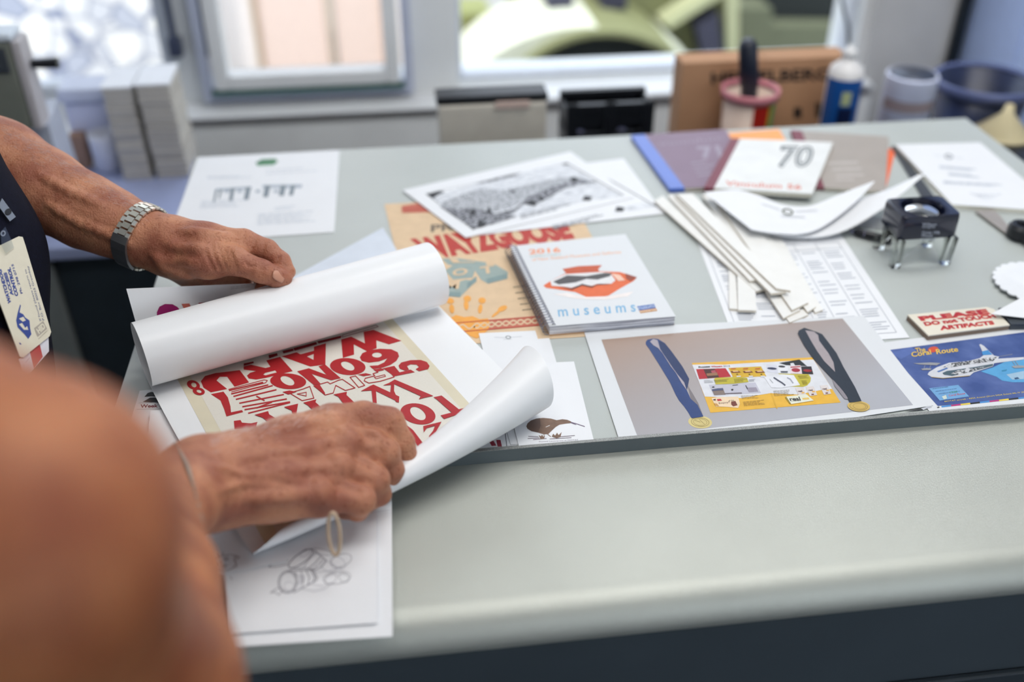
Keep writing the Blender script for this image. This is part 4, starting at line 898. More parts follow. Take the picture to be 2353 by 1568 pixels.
# --- scalloped coaster, pennant, block, sign
c = P(2385, 650, .006); e1 = P(2284, 645, .006); R = (c - e1).length; pts = []
for i in range(144):
    a = 2 * PI * i / 144; rr = R * (.93 + .07 * abs(math.sin(12 * a)) ** .6); pts.append((c.x + rr * math.cos(a), c.y + rr * math.sin(a)))
o = MB().prism(pts, T + .0045, T + .006).build('scalloped_card', mat('coaster_white', (232, 235, 240), .6)); tag(o, 'round white card with a scalloped edge at the right side of the table', 'card')
o = MB().prism([(c.x + R * .8 * math.cos(PI * k / 20), c.y + R * .8 * math.sin(PI * k / 20)) for k in range(40)], T + .0004, T + .0044).build('black_disc', M_black); tag(o, 'black disc under the scalloped white card', 'disc')
tri = [P(2277, 722, .013), P(2352, 682, .011), P(2440, 700, .011), P(2440, 740, .011), P(2353, 731, .011)]
vs = tri; o = MB().add(vs, [(4, 3, 2, 1, 0)]).build('pointed_card', WHITE); thick(o, .0006); tag(o, 'white card with a sharp point overlapping the PLEASE do not touch sign', 'card')
q = [P(*p, 0) for p in ((2290, 722), (2420, 716), (2440, 758), (2318, 760))]
o = MB().prism([tuple(p.xy) for p in q], T + .0004, T + .0085).build('metal_block', M_dgrey); tag(o, 'dark grey metal block under the pointed white card', 'block')
ZC_ = Z['cor']
q = [ZC_(1215, 185), ZC_(1990, 108), ZC_(2060, 130), ZC_(2215, 285), ZC_(1420, 388)]
def art(s):
    r = ink((178, 38, 52)); r2 = ink((236, 150, 120))
    for t, bl, br, tl, tr in (('PLEASE', (1352, 250), (2030, 182), (1312, 208), (1985, 132)), ('DO not TOUCH', (1392, 298), (2090, 215), (1368, 262), (2050, 182)), ('ARTIFACTS', (1540, 340), (2072, 282), (1530, 300), (2050, 246))):
        s.text(t, ZC_(*bl), ZC_(*br), ZC_(*tl), r2, 1, .05, tr=ZC_(*tr)); s.text(t, *(ZC_(x - 4, y - 5) for x, y in (bl, br, tl)), r, 2, .05, tr=ZC_(tr[0] - 4, tr[1] - 5))
qq = [P(*p, .0075) for p in q]; e = empty('sign', (qq[0].x + .05, qq[0].y - .02, T), 'cream sign reading PLEASE do not touch artifacts in red', 'sign')
MB().prism([tuple(p.xy) for p in qq], T + .0004, T + .0060).build('wood_backing', mat('sign_wood', (128, 110, 96), .6), e)
s = Sheet(.0075); s.mats.append(mat('sign_cream', (228, 222, 206), .35)); s.mb.prism([tuple(p.xy) for p in qq], T + .0061, T + .0075); art(s); settle(s.build('sign_face'), e)
# --- medal print
def photo_mat():
    m = bpy.data.materials.new('printed_backdrop'); m.use_nodes = True; n = m.node_tree; b = n.nodes['Principled BSDF']
    g = n.nodes.new('ShaderNodeNewGeometry'); sp = n.nodes.new('ShaderNodeSeparateXYZ'); mr = n.nodes.new('ShaderNodeMapRange'); ad = n.nodes.new('ShaderNodeMath'); ad.operation = 'MULTIPLY_ADD'
    n.links.new(g.outputs['Position'], sp.inputs[0]); n.links.new(sp.outputs['X'], ad.inputs[0]); ad.inputs[1].default_value = -.35; n.links.new(sp.outputs['Y'], ad.inputs[2])
    n.links.new(ad.outputs[0], mr.inputs['Value']); mr.inputs['From Min'].default_value = .60; mr.inputs['From Max'].default_value = .80
    r = n.nodes.new('ShaderNodeValToRGB'); r.color_ramp.elements[0].color = lin((176, 178, 186)); r.color_ramp.elements[1].color = lin((164, 138, 122)); el = r.color_ramp.elements.new(.5); el.color = lin((168, 160, 160))
    n.links.new(mr.outputs[0], r.inputs[0]); n.links.new(r.outputs[0], b.inputs['Base Color']); b.inputs['Roughness'].default_value = .25; return m
def art(s):
    s.poly([(1382, 781), (1936, 732), (2098, 931), (1465, 1003)], photo_mat(), 1)
    nb = ink((38, 62, 118), .4); nb2 = ink((28, 46, 92), .4); nk = ink((34, 44, 58), .4); gl = ink((212, 196, 134), .3); gd = ink((150, 130, 76), .3); sl = ink((168, 160, 170), .4); M = lambda *p: zs('med', *p); C = lambda *p: zs('cor', *p)
    s.poly(M((1200, 860), (1260, 960), (1330, 1080), (1390, 1235), (1340, 1180), (1240, 1030)), ink((122, 116, 120)), 2)
    s.poly(M((700, 345), (720, 318), (790, 303), (850, 312), (930, 360), (1010, 460), (1140, 640), (1222, 790), (1205, 880), (1192, 925), (1240, 1030), (1320, 1100), (1390, 1240), (1250, 1263), (1215, 1200), (1160, 1120), (1100, 1050), (1060, 980), (990, 830), (880, 650), (780, 490), (735, 420), (700, 375)), nb, 3)
    s.poly(M((1060, 700), (1140, 640), (1222, 790), (1205, 880), (1190, 925), (1130, 800)), nb2, 4); s.poly(M((860, 330), (930, 360), (1010, 460), (1140, 640), (1060, 700), (910, 500), (870, 430)), nb2, 4)
    s.poly(M((750, 340), (790, 308), (840, 325), (858, 380), (872, 430), (912, 490), (1020, 650), (1085, 740), (1160, 830), (1192, 925), (1130, 840), (1060, 715), (1000, 640), (900, 480), (850, 420), (790, 385)), sl, 5)
    c = Z['med'](1353, 1308); s.ell(c, 27.5, 14.5, 5, gl, 2); s.ell(c, 21, 10.5, 5, gd, 3, (c, 20, 9.6, 5)); s.ell(c, 16, 8, 5, gd, 3, (c, 15.2, 7.3, 5)); s.line([c, (c[0] - 12, c[1] - 4)], .8, gd, 3); s.line([(c[0] - 2, c[1] - 6), (c[0] + 10, c[1] + 5)], .8, gd, 3)
    s.poly(M((1260, 1240), (1385, 1225), (1390, 1243), (1250, 1263)), nb, 4)
    # open brochure
    Lf = lambda *p: zs('leaf', *p); ye = ink((226, 176, 58), .4); wh = ink((216, 218, 224), .4); ol = ink((188, 176, 52), .4)
    s.poly(Lf((60, 90), (1775, 10), (2178, 652), (325, 798)), ye, 2)
    s.poly(Lf((65, 115), (300, 108), (520, 115), (800, 95), (1200, 75), (1790, 40), (2055, 458), (1900, 475), (1560, 540), (1175, 520), (960, 555), (770, 590), (245, 568)), wh, 3)
    s.poly(Lf((120, 178), (540, 163), (620, 285), (165, 320)), ink((176, 36, 48)), 4); s.poly(Lf((225, 178), (385, 172), (450, 292), (285, 308)), ink((74, 46, 44)), 5); s.poly(Lf((330, 200), (390, 190), (410, 230), (350, 240)), ink((170, 80, 90)), 6); s.poly(Lf((265, 240), (420, 225), (430, 265), (280, 275)), ink((150, 110, 80)), 6)
    s.poly(Lf((580, 160), (1045, 138), (1120, 278), (650, 302)), ink((208, 168, 44)), 4)
    for x in (600, 775, 945):
        s.poly(Lf((x + 10, 205), (x + 120, 198), (x + 160, 225), (x + 30, 232)), ink((110, 52, 34)), 5); s.poly(Lf((x + 40, 205), (x + 110, 200), (x + 130, 212), (x + 50, 216)), ink((236, 196, 150)), 6); s.poly(Lf((x + 95, 275), (x + 150, 270), (x + 160, 285), (x + 100, 290)), wh, 6); s.poly(Lf((x + 20, 165), (x + 90, 160), (x + 80, 180), (x + 10, 182)), ink((186, 96, 40)), 5); s.poly(Lf((x + 90, 245), (x + 115, 242), (x + 120, 255), (x + 95, 257)), ink((90, 80, 30)), 6)
    s.poly(Lf((375, 318), (400, 300), (640, 290), (845, 300), (868, 360), (660, 385), (400, 395)), ol, 5)
    s.greek(Z['leaf'](390, 365), Z['leaf'](600, 345), Z['leaf'](375, 340), 3, BLK, 6, .7, 2); s.greek(Z['leaf'](670, 365), Z['leaf'](860, 345), Z['leaf'](660, 322), 4, ink((90, 70, 20)), 6, .7, 3); s.greek(Z['leaf'](240, 372), Z['leaf'](370, 362), Z['leaf'](232, 340), 3, GRY, 6, .7, 4); s.greek(Z['leaf'](875, 350), Z['leaf'](985, 345), Z['leaf'](870, 325), 3, GRY, 6, .7, 5)
    t0 = Z['leaf']; s.text('Process', t0(160, 160), t0(322, 150), t0(152, 138), BLK, 5, .04); s.text('Winners', t0(338, 152), t0(498, 144), t0(330, 132), ink((190, 36, 48)), 5, .04); s.text('2016', t0(512, 146), t0(605, 140), t0(505, 126), BLK, 5)
    s.poly(Lf((300, 400), (965, 368), (1045, 518), (375, 552)), ink((188, 188, 202)), 4); s.poly(Lf((345, 470), (380, 460), (500, 445), (540, 540), (380, 548)), ink((130, 116, 110)), 5); s.poly(Lf((345, 465), (430, 450), (505, 448), (510, 475), (350, 490)), ink((78, 84, 116)), 6); s.poly(Lf((525, 520), (770, 510), (775, 522), (530, 530)), ink((96, 82, 88)), 6); s.ell(t0(636, 470), 2.6, 2, 0, BLK, 6); s.poly(Lf((345, 430), (375, 422), (385, 438), (350, 440)), BLK, 6); s.line([t0(640, 408), t0(715, 400)], 1.2, BLK, 6); s.poly(Lf((825, 405), (855, 440), (975, 435), (1005, 495), (870, 505)), ink((150, 144, 160)), 5); s.line([t0(828, 410), t0(852, 460)], 1.6, BLK, 6)
    s.poly(Lf((340, 592), (430, 575), (720, 568), (745, 670), (720, 730), (560, 715), (400, 710)), ink((232, 208, 176)), 4); s.poly(Lf((415, 605), (470, 600), (490, 625), (430, 632)), ink((186, 44, 50)), 5); s.poly(Lf((620, 640), (680, 630), (710, 690), (650, 708), (620, 680)), ink((112, 56, 46)), 5); s.text('Enjoy!', t0(450, 680), t0(600, 664), t0(440, 652), ink((90, 50, 50)), 5, 0); s.poly(Lf((360, 610), (400, 600), (400, 625), (370, 622)), ink((60, 50, 50)), 5); s.poly(Lf((370, 660), (420, 668), (450, 705), (400, 700)), ink((200, 150, 80)), 5); s.text('of the', t0(585, 640), t0(660, 630), t0(580, 618), BLK, 5)
    s.poly(Lf((1300, 90), (1590, 40), (1700, 135), (1400, 120)), ink((28, 36, 40)), 4); s.poly(Lf((1460, 95), (1505, 88), (1530, 125), (1470, 128)), wh, 6)
    s.poly(Lf((1120, 108), (1270, 120), (1285, 238), (1125, 215)), ink((206, 208, 220)), 4); s.ell(t0(1200, 168), 11, 2.6, 4, ink((50, 56, 84)), 5); s.poly(Lf((1280, 120), (1430, 122), (1430, 235), (1290, 232)), ink((224, 226, 232)), 5); s.ell(t0(1340, 140), 8, 2.2, 3, ink((40, 44, 52)), 6); s.poly(Lf((1320, 205), (1425, 205), (1425, 228), (1330, 228)), ink((70, 74, 84)), 6)
    s.poly(Lf((1455, 130), (1605, 122), (1628, 246), (1470, 236)), ink((228, 212, 218)), 5); s.ell(t0(1540, 190), 10, 4.6, 4, ink((160, 40, 56)), 6); s.line([t0(1470, 150), t0(1600, 140)], 2.4, ink((170, 60, 70)), 6); s.poly(Lf((1615, 140), (1760, 138), (1790, 250), (1632, 244)), ink((34, 32, 40)), 5); s.ell(t0(1705, 198), 10, 3, 4, ink((150, 36, 44)), 6)
    s.poly(Lf((1285, 240), (1720, 250), (1755, 300), (1745, 360), (1700, 410), (1640, 430), (1460, 425), (1600, 400), (1500, 262), (1330, 262)), ol, 4); s.poly(Lf((1090, 290), (1330, 250), (1510, 262), (1600, 405), (1320, 445), (1190, 440)), ink((222, 224, 230)), 5)
    s.line(zs('leaf', (1230, 300), (1290, 340), (1340, 370), (1385, 405)), 3.4, ink((70, 74, 92)), 6); s.line(zs('leaf', (1420, 300), (1460, 320), (1500, 375)), 2.6, ink((150, 152, 164)), 6); s.line(zs('leaf', (1170, 320), (1215, 375)), 1.2, GRY, 6)
    s.greek(t0(1590, 305), t0(1740, 300), t0(1570, 275), 3, ink((110, 90, 30)), 6, .7, 6); s.greek(t0(1640, 390), t0(1740, 385), t0(1620, 345), 4, ink((110, 90, 30)), 6, .7, 7); s.greek(t0(1230, 555), t0(1560, 530), t0(1220, 490), 5, ink((130, 116, 90)), 6, .7, 8); s.greek(t0(770, 595), t0(1080, 580), t0(760, 560), 3, ink((130, 110, 70)), 6, .7, 9); s.greek(t0(805, 700), t0(1160, 665), t0(790, 645), 5, ink((150, 116, 40)), 6, .7, 10)
    for x, y in ((1530, 445), (1680, 430), (1880, 412)):
        s.poly(Lf((x, y), (x + 110, y - 10), (x + 165, y + 115), (x + 60, y + 130)), ink((214, 206, 204)), 5); s.text('real', t0(x + 45, y + 60), t0(x + 105, y + 55), t0(x + 35, y + 35), ink((90, 60, 60)), 6, .03); s.poly(Lf((x + 90, y + 60), (x + 130, y + 55), (x + 135, y + 75), (x + 95, y + 80)), ink((226, 176, 90)), 6); s.poly(Lf((x + 80, y + 100), (x + 115, y + 96), (x + 120, y + 112), (x + 85, y + 116)), ink((110, 60, 60)), 6)
    s.poly(Lf((1385, 580), (1410, 565), (1470, 675), (1450, 672)), ink((150, 130, 40)), 5); s.poly(Lf((1405, 568), (1690, 535), (1795, 625), (1475, 675)), ink((222, 224, 206)), 6); s.text('real', t0(1462, 632), t0(1612, 622), t0(1440, 578), BLK, 7, .03); s.text('FOOD BAR', t0(1480, 640), t0(1615, 630), t0(1478, 632), BLK, 7, 0); s.poly(Lf((1630, 590), (1720, 580), (1735, 605), (1640, 612)), ink((226, 190, 96)), 7)
    s.poly(Lf((1175, 520), (1200, 518), (1280, 738), (1265, 740)), ink((214, 166, 52), .4), 3)
    # right ribbon
    s.poly(C((470, 780), (560, 900), (640, 1010), (600, 1010), (500, 880)), ink((138, 132, 140)), 7)
    s.poly(C((142, 370), (150, 340), (205, 312), (330, 355), (380, 375), (460, 480), (520, 560), (590, 700), (700, 890), (765, 1030), (650, 1045), (610, 960), (550, 890), (430, 760), (290, 610), (200, 480)), nk, 8)
    s.poly(C((215, 338), (300, 350), (340, 385), (350, 440), (440, 560), (490, 650), (506, 745), (400, 640), (330, 540), (270, 440)), ink((164, 154, 158), .4), 9)
    c = ZC_(737, 1080); s.ell(c, 26, 12, 5, ink((206, 176, 100), .3), 7); s.ell(c, 21, 9.4, 5, gd, 8, (c, 20, 8.6, 5)); s.ell((c[0] + 2, c[1]), 15, 7, 5, gd, 8, ((c[0] + 2, c[1]), 14.2, 6.4, 5)); s.poly(C((650, 1045), (765, 1030), (750, 1015), (645, 1025)), nk, 9)
topsheet('photo_print', .0016, [(1340, 756), (1985, 726), (2144, 932), rim(1960), rim(1421)], 'large glossy photo print of two ribboned medals and an open brochure', 'print', m=GLOSS, th=.0004, art=art)
# --- flying boat print
def art(s):
    C = lambda *p: zs('cor', *p); t0 = ZC_; bl = pattern_mat('printed_sea_blue', (58, 78, 136), (98, 116, 172), 26, .35, .75, (1, 1, 1), .2)
    s.poly([ZC_(1020, 532), ZC_(2353, 356), (2420, 753), (2560, 905), ZC_(2353, 1000), ZC_(1510, 1078)], bl, 1)
    s.poly(C((1050, 560), (1250, 500), (1300, 540), (1150, 620)), ink((92, 112, 172), .2), 2)
    s.poly([ZC_(1930, 740), ZC_(2050, 700), ZC_(2200, 630), (2353, 823), (2400, 830), (2410, 870), ZC_(2353, 845), ZC_(2240, 846), ZC_(2140, 830), ZC_(2080, 790)], ink((90, 160, 208), .2), 2); s.poly(C((2180, 770), (2353, 735), (2353, 815), (2240, 820)), ink((160, 190, 212), .2), 3); s.poly(C((2130, 730), (2190, 718), (2180, 735), (2140, 742)), ink((48, 130, 170)), 3); s.poly(C((2255, 805), (2290, 795), (2310, 810), (2270, 818)), ink((40, 80, 120)), 4)
    # aircraft
    sv = ink((206, 208, 214), .25); sg = ink((150, 152, 156), .3)
    s.poly(C((1410, 770), (1425, 745), (1500, 700), (1620, 655), (1800, 640), (1920, 610), (1960, 580), (1935, 520), (1915, 478), (1930, 472), (1960, 490), (2060, 585), (2110, 595), (2100, 615), (2353, 600), (2353, 622), (2060, 660), (2050, 690), (1860, 750), (1820, 785), (1560, 808), (1450, 795)), sv, 4)
    s.poly(C((1268, 660), (1440, 652), (1540, 658), (1500, 680), (1330, 672)), sg, 4); s.poly(C((1345, 715), (1400, 706), (1450, 712), (1440, 726), (1360, 728)), sg, 4); s.line([t0(1385, 680), t0(1375, 710)], .8, sg, 4); s.line([t0(1440, 680), t0(1430, 712)], .8, sg, 4)
    s.poly(C((1940, 545), (2000, 530), (2045, 575), (1950, 582)), ink((70, 140, 200), .25), 5); s.poly(C((1555, 755), (1600, 735), (1850, 700), (2050, 665), (2050, 685), (1850, 740), (1650, 785), (1570, 772)), ink((70, 92, 104)), 5)
    s.poly(C((1500, 740), (1600, 700), (1610, 712), (1520, 748)), ink((74, 110, 170)), 5)
    eng = pattern_mat('machinery_detail', (54, 56, 60), (204, 206, 210), 420, .42, .58); s.poly(C((1560, 700), (1640, 660), (1860, 630), (2000, 605), (2090, 598), (2050, 640), (1800, 672), (1640, 700)), eng, 5); s.poly(C((1640, 762), (1700, 730), (1840, 712), (1990, 690), (1850, 735), (1720, 772)), eng, 6); s.poly(C((1775, 745), (1790, 700), (1830, 715), (1810, 750)), sv, 7); s.line([t0(1450, 795), t0(1560, 806), t0(1820, 782)], 1.4, ink((170, 150, 110)), 6)
    s.poly(C((2230, 690), (2290, 680), (2353, 684), (2353, 704), (2260, 708)), sg, 5); s.line([t0(2240, 640), t0(2270, 685)], 1, sg, 5); s.line([t0(2265, 635), t0(2300, 682)], 1, sg, 5); s.line([t0(2080, 600), t0(2240, 572)], .8, sg, 3)
    yel = ink((226, 190, 80)); s.ell(t0(1465, 525), 12, 6.5, -8, ink((206, 78, 52)), 2); s.text('The', t0(1300, 558), t0(1395, 546), t0(1285, 512), yel, 3, .015); s.text('Coral', t0(1258, 600), t0(1450, 572), t0(1245, 552), yel, 3, .02); s.text('Route', t0(1500, 572), t0(1712, 545), t0(1488, 524), yel, 3, .02)
    s.poly(C((1425, 905), (1710, 872), (1818, 985), (1530, 1025)), ink((108, 160, 206)), 2); s.poly(C((1550, 985), (1590, 970), (1600, 1005), (1570, 1015)), ink((200, 210, 200)), 3); s.text('1940', t0(1630, 955), t0(1705, 945), t0(1625, 938), ink((60, 150, 110)), 3); s.text('Coral Route', t0(1620, 985), t0(1780, 962), t0(1614, 968), ink((206, 60, 60)), 3)
    s.greek(t0(1520, 960), t0(1740, 930), t0(1460, 910), 3, ink((50, 80, 130)), 3, .9, 4)
    s.text('MOTAT aircraft - RMA Aranui (Short S45A Solent Mk IV ZK', t0(1582, 1045), t0(2372, 950), t0(1574, 1028), ink((206, 186, 96)), 2, .01)
    cols = [(70, 140, 206), (178, 44, 120), (226, 200, 70), (28, 30, 34)]
    for k in range(10):
        x = 1548 + k * 94; y = 1092 - k * 10.2
        s.poly(C((x, y), (x + 94, y - 10.2), (x + 90, y - 26), (x - 4, y - 14)), ink(cols[k % 4]), 1)
    s.poly(C((1500, 1090), (1520, 1082), (1530, 1092), (1510, 1100)), ink((70, 70, 74)), 1)
    s.poly(C((1345, 1102), (1440, 1075), (1452, 1090), (1370, 1115)), M_eng3, 1); s.poly(C((1185, 1130), (1345, 1102), (1370, 1115), (1240, 1128)), ink((50, 52, 56)), 1)
topsheet('photo_print', .0010, [(2012, 790), (2450, 732), rim(2620), rim(2136)], 'glossy blue print of a cutaway flying boat at the right end of the rim', 'print', m=GLOSS, art=art)
# --- kiwi card, emblem cards, little cards at the rim
def art(s):
    k = lambda *p: zs('kiwi', *p); br = mat('kiwi_brown', (124, 98, 82), .6, var=.25, scale=90)
    s.poly(k((938, 1255), (950, 1225), (985, 1195), (1040, 1175), (1110, 1168), (1190, 1175), (1250, 1192), (1310, 1182), (1360, 1188), (1400, 1205), (1398, 1222), (1340, 1228), (1280, 1238), (1240, 1262), (1200, 1300), (1165, 1335), (1120, 1338), (1060, 1320), (990, 1305), (950, 1280)), br, 1)
    s.poly(k((938, 1255), (950, 1225), (985, 1195), (1040, 1175), (1080, 1170), (1085, 1250), (1060, 1318), (990, 1305), (950, 1280)), ink((94, 72, 62)), 2)
    s.line(k((1398, 1212), (1460, 1230), (1538, 1256)), 1.5, ink((110, 92, 120)), 2); s.line(k((1398, 1218), (1450, 1238)), 1, ink((110, 92, 120)), 2); s.line(k((1140, 1262), (1178, 1246)), 1.4, ink((220, 216, 214)), 2)
    s.line(k((1150, 1330), (1190, 1362)), 1.5, br, 1); s.line(k((1120, 1335), (1122, 1372)), 1.4, br, 1)
    s.poly(k((1065, 1345), (1090, 1358), (1100, 1340), (1112, 1362), (1130, 1352), (1120, 1385), (1085, 1385)), br, 2); s.poly(k((1200, 1360), (1215, 1330), (1235, 1350), (1255, 1320), (1270, 1345), (1302, 1315), (1290, 1365), (1250, 1378)), br, 2)
    for a, b_ in (((955, 1380), (1070, 1375)), ((1010, 1392), (1145, 1380)), ((960, 1358), (1060, 1362)), ((1180, 1385), (1400, 1372)), ((1290, 1362), (1435, 1350))): s.line(k(a, b_), 1.4, ink((100, 80, 96)), 1)
    s.text('Printed Letterpress at MOTAT', Z['kiwi'](1070, 1422), Z['kiwi'](1475, 1402), Z['kiwi'](1068, 1408), ink((110, 100, 120)), 1, 0)
topsheet('kiwi_card', .0020, [(1145, 838), (1319, 831), rim(1364), rim(1192)], 'white card printed with a brown kiwi bird beside the poster', 'card', art=art)
topsheet('blank_card', .0008, [(1160, 785), (1262, 777), (1299, 900), (1190, 906)], 'plain white card edge under the emblem card and kiwi card', 'card')
def art(s):
    c = Z['kiwi'](752, 338); s.ell(c, 6.2, 3.6, 3, ink((60, 84, 84)), 1, (c, 4.6, 2.5, 3)); s.line([Z['kiwi'](610, 338), Z['kiwi'](720, 342)], 1, LGR); s.line([Z['kiwi'](785, 338), Z['kiwi'](890, 330)], 1, LGR); s.greek(Z['kiwi'](705, 362), Z['kiwi'](820, 358), Z['kiwi'](705, 360), 1, LGR, 1, .9, 3)
topsheet('emblem_card', .0014, [(1100, 766), (1230, 760), (1276, 905), (1136, 915)], 'white card with a tiny ringed emblem at the foot of the kraft poster', 'card', art=art)
def art(s):
    r = ink((150, 20, 50)); s.poly(zs('kiwi', (575, 1352), (620, 1320), (672, 1300), (674, 1330), (650, 1350)), r)
    for k in range(10): s.line(zs('kiwi', (555 + k * 3, 1410 + k * 5), (600 + k * 3, 1406 + k * 5)), 1, r)
    for k in range(9): s.line(zs('kiwi', (630 + k * 5, 1396), (645 + k * 5, 1462)), .9, r)
topsheet('type_card', .0012, [(1030, 958), (1150, 945), rim(1163), rim(1058)], 'small white card with red condensed lettering half under the poster curl', 'card', art=art)
def art(s): s.line(zs('kiwi', (712, 1270), (738, 1462), (860, 1450)), 1.6, ink((96, 98, 104))); s.line(zs('kiwi', (725, 1275), (775, 1445), (855, 1440)), 1, ink((120, 122, 128)))
topsheet('envelope', .0009, [(1140, 950), (1190, 946), rim(1196), rim(1164)], 'narrow white envelope edge between the red type card and kiwi card', 'envelope', art=art)
# --- sheets at the near left
topsheet('drawing_sheet', .0024, [(480, 1128), (900, 1128), (902, 1463), (540, 1487)], 'lower white sheet hanging over the front edge under the pencil drawing', 'paper', th=.0004)
def art(s):
    g = ink((108, 108, 122)); g2 = ink((150, 150, 164)); d = Z['dr2']
    def E(cx, cy, rx, ry, rot, w=1.3, m=g, lay=1): c = d(cx, cy); s.ell(c, rx / 3.1355, ry / 3.1355, rot, m, lay, (c, rx / 3.1355 - w, ry / 3.1355 - w, rot), 36)
    E(1195, 1060, 70, 82, 10, 2.0); E(1195, 1060, 56, 70, 10, 1); E(1205, 1090, 36, 34, 0, .8, g2); E(1290, 890, 110, 38, -36, 2.0); E(1322, 850, 42, 24, -30, .8, g2)
    L_ = lambda *p, w=1.3, m=g: s.line([d(*q) for q in p], w, m)
    L_((1195, 978), (1380, 975), (1408, 1030), (1400, 1050), (1235, 1138), w=1.6); L_((1250, 985), (1262, 1050), (1245, 1125)); L_((1290, 983), (1310, 1040), (1300, 1100)); L_((1330, 980), (1352, 1030), (1340, 1080), w=1.5); L_((1365, 978), (1392, 1025), (1378, 1060), w=2)
    for k in range(4): L_((1262 + k * 10, 1010 + k * 3), (1285 + k * 9, 1020), (1275 + k * 9, 1090 - k * 9), w=.9, m=g2)
    L_((1390, 830), (1430, 870), (1475, 905), (1440, 950), (1390, 975), (1330, 960), (1215, 962), w=1.6); L_((1395, 850), (1345, 900), (1310, 950)); L_((1430, 880), (1390, 925), (1345, 962), w=1.6); L_((1455, 890), (1410, 940), (1370, 970)); L_((1475, 905), (1440, 950))
    L_((1200, 905), (1130, 915), (1065, 900), (1082, 925), (1058, 952), (1120, 950), (1200, 930)); L_((1145, 1102), (1110, 1110), (1070, 1138), (1105, 1132), (1130, 1155), (1165, 1115))
    E(1440, 842, 78, 22, 12, .9); E(1580, 905, 80, 45, -20, 1.0); E(1555, 920, 40, 60, -60, .8, g2); E(1550, 1030, 100, 45, -8, 1.1); E(1600, 1030, 40, 30, 30, .9); E(1505, 1040, 50, 32, -40, .9); E(1490, 950, 60, 35, 20, .8, g2)
    L_((1380, 990), (1500, 980), (1540, 960), (1600, 960), w=.9, m=g2); L_((1270, 1100), (1380, 1128), (1460, 1110), (1520, 1060), w=.9, m=g2); L_((1340, 1070), (1460, 1090), w=.8, m=g2)
    s.line([(866, 1182), (868, 1424)], .9, ink((206, 208, 218))); s.line([(780, 1190), (897, 1172)], .9, ink((196, 198, 208)))
topsheet('drawing_sheet', .0046, [(500, 1152), (866, 1128), (868, 1432), (530, 1457)], 'white sheet with a pencil drawing of ribboned cups and bows', 'paper', th=.0004, art=art)
def art(s):
    g = ink((128, 110, 112)); d = Z['dr2']; L_ = lambda *p: s.line([d(*q) for q in p], 1.1, g)
    for c in ((752, 893), (740, 945)): s.ell(d(*c), 6, 4.2, -10, g, 1, (d(*c), 5, 3.3, -10)); s.ell(d(*c), 2.2, 1.6, -10, g, 1)
    L_((655, 925), (690, 885), (730, 868), (790, 862), (830, 870), (805, 900), (825, 925), (800, 960), (760, 978), (700, 972)); L_((690, 915), (705, 935), (690, 930)); L_((800, 880), (850, 878), (815, 905), (830, 950), (800, 955)); L_((695, 855), (705, 885)); L_((730, 845), (725, 870)); L_((662, 950), (690, 970)); L_((780, 1020), (795, 1042))
    for k in range(4): L_((595 + k * 6, 752 + k * 28), (642 - k * 4, 792 + k * 24))
    L_((715, 908), (722, 925), (712, 930))
topsheet('sketch_sheet', .0062, [(346, 944), (474, 936), (660, 1290), (300, 1360)], 'white sheet with a small sketched cat face by the elbow', 'paper', th=.0004, art=art)
def art(s):
    m = ink((110, 32, 56)); q5 = z1(250, 850, 7.84)
    s.poly([q5(*p) for p in ((640, 490), (700, 420), (760, 400), (1000, 420), (1000, 490), (760, 480))], BLK); s.poly([q5(*p) for p in ((612, 580), (740, 505), (820, 500), (1000, 560), (1000, 610), (800, 590))], BLK)
    s.text('Week', q5(565, 690), q5(885, 680), q5(572, 625), m, 1, .03); s.line([q5(500, 715), q5(960, 705)], .8, GRY); s.line([q5(545, 600), q5(900, 585)], .8, GRY)
topsheet('calendar_card', .0008, [(321, 898), (430, 889), (430, 1012), (283, 1024)], 'pale card printed Week in dark red below the rolled poster', 'card', art=art)
topsheet('tissue_sheet', .0009, [(640, 655), (880, 523), (965, 660), (760, 770)], 'thin bluish white sheet showing behind the rolled poster', 'paper', m=mat('tissue', (214, 222, 234), .6))
# ================================================================ the big posters in his hands
O_ = P(350, 898, .010); AN = math.radians(23.5); Uv = Vector((math.cos(AN), math.sin(AN), 0)); Vv = Vector((math.sin(AN), -math.cos(AN), 0)); ZF = .010; PW = .322
def S3(u, v, z): return Vector((O_.x, O_.y, T + ZF)) + Uv * u + Vv * v + Vector((0, 0, z))
def v0f(u): f = u / .32; return .266 - .050 * f * f
def rf(u): return .0055 + .0262 * (max(u, 0) / .32) ** 2
def sheetA(a, c):
    u = a * PW; sk = (1 - a) ** 2 * .014 * max(0, min(1, (c - .34) / .28)) ** 2; u = u + sk
    if c < .34:                   # far roll: c 0 = free edge inside, .34 = contact
        th = math.radians(345) * (1 - c / .34); r0 = .0345 + .003 * a; r = r0 * (1 - .08 * max(0, th - PI) / PI); vc = -.014 + .013 * a
        return S3(u, vc - r * math.sin(th), r0 - r * math.cos(th) + .0004)
    if c < .62:
        f = (c - .34) / .28; vc = -.014 + .013 * a; return S3(u, vc + (v0f(u) - vc) * f, .0004 * (1 - f))
    r = rf(u); tm = math.radians(232) * min(1, .30 + a * 5); L0 = r * tm; th = tm * (c - .62) / .38
    return S3(u, v0f(u) + r * math.sin(th), r * (1 - math.cos(th)))
vs, fs = patch(sheetA, 48, 110)
M_pb = mat('poster_stock', (240, 242, 245), .42, var=.006, scale=5, coat=.15)
s = Sheet(ZF + .0004); s.mats.append(M_pb); s.mb.add(vs, fs, 0)
cream = mat('poster_cream', (226, 222, 212), .55, var=.02, scale=700); tan = mat('poster_tan', (222, 214, 190), .55); R_ = ink((178, 36, 42), .35)
pz = lambda *p: zs('pos', *p); p2 = lambda *p: zs('pos2', *p)
def clipf(*pts): return pts
def quadc(ps, z=ZF + .0004): return ps
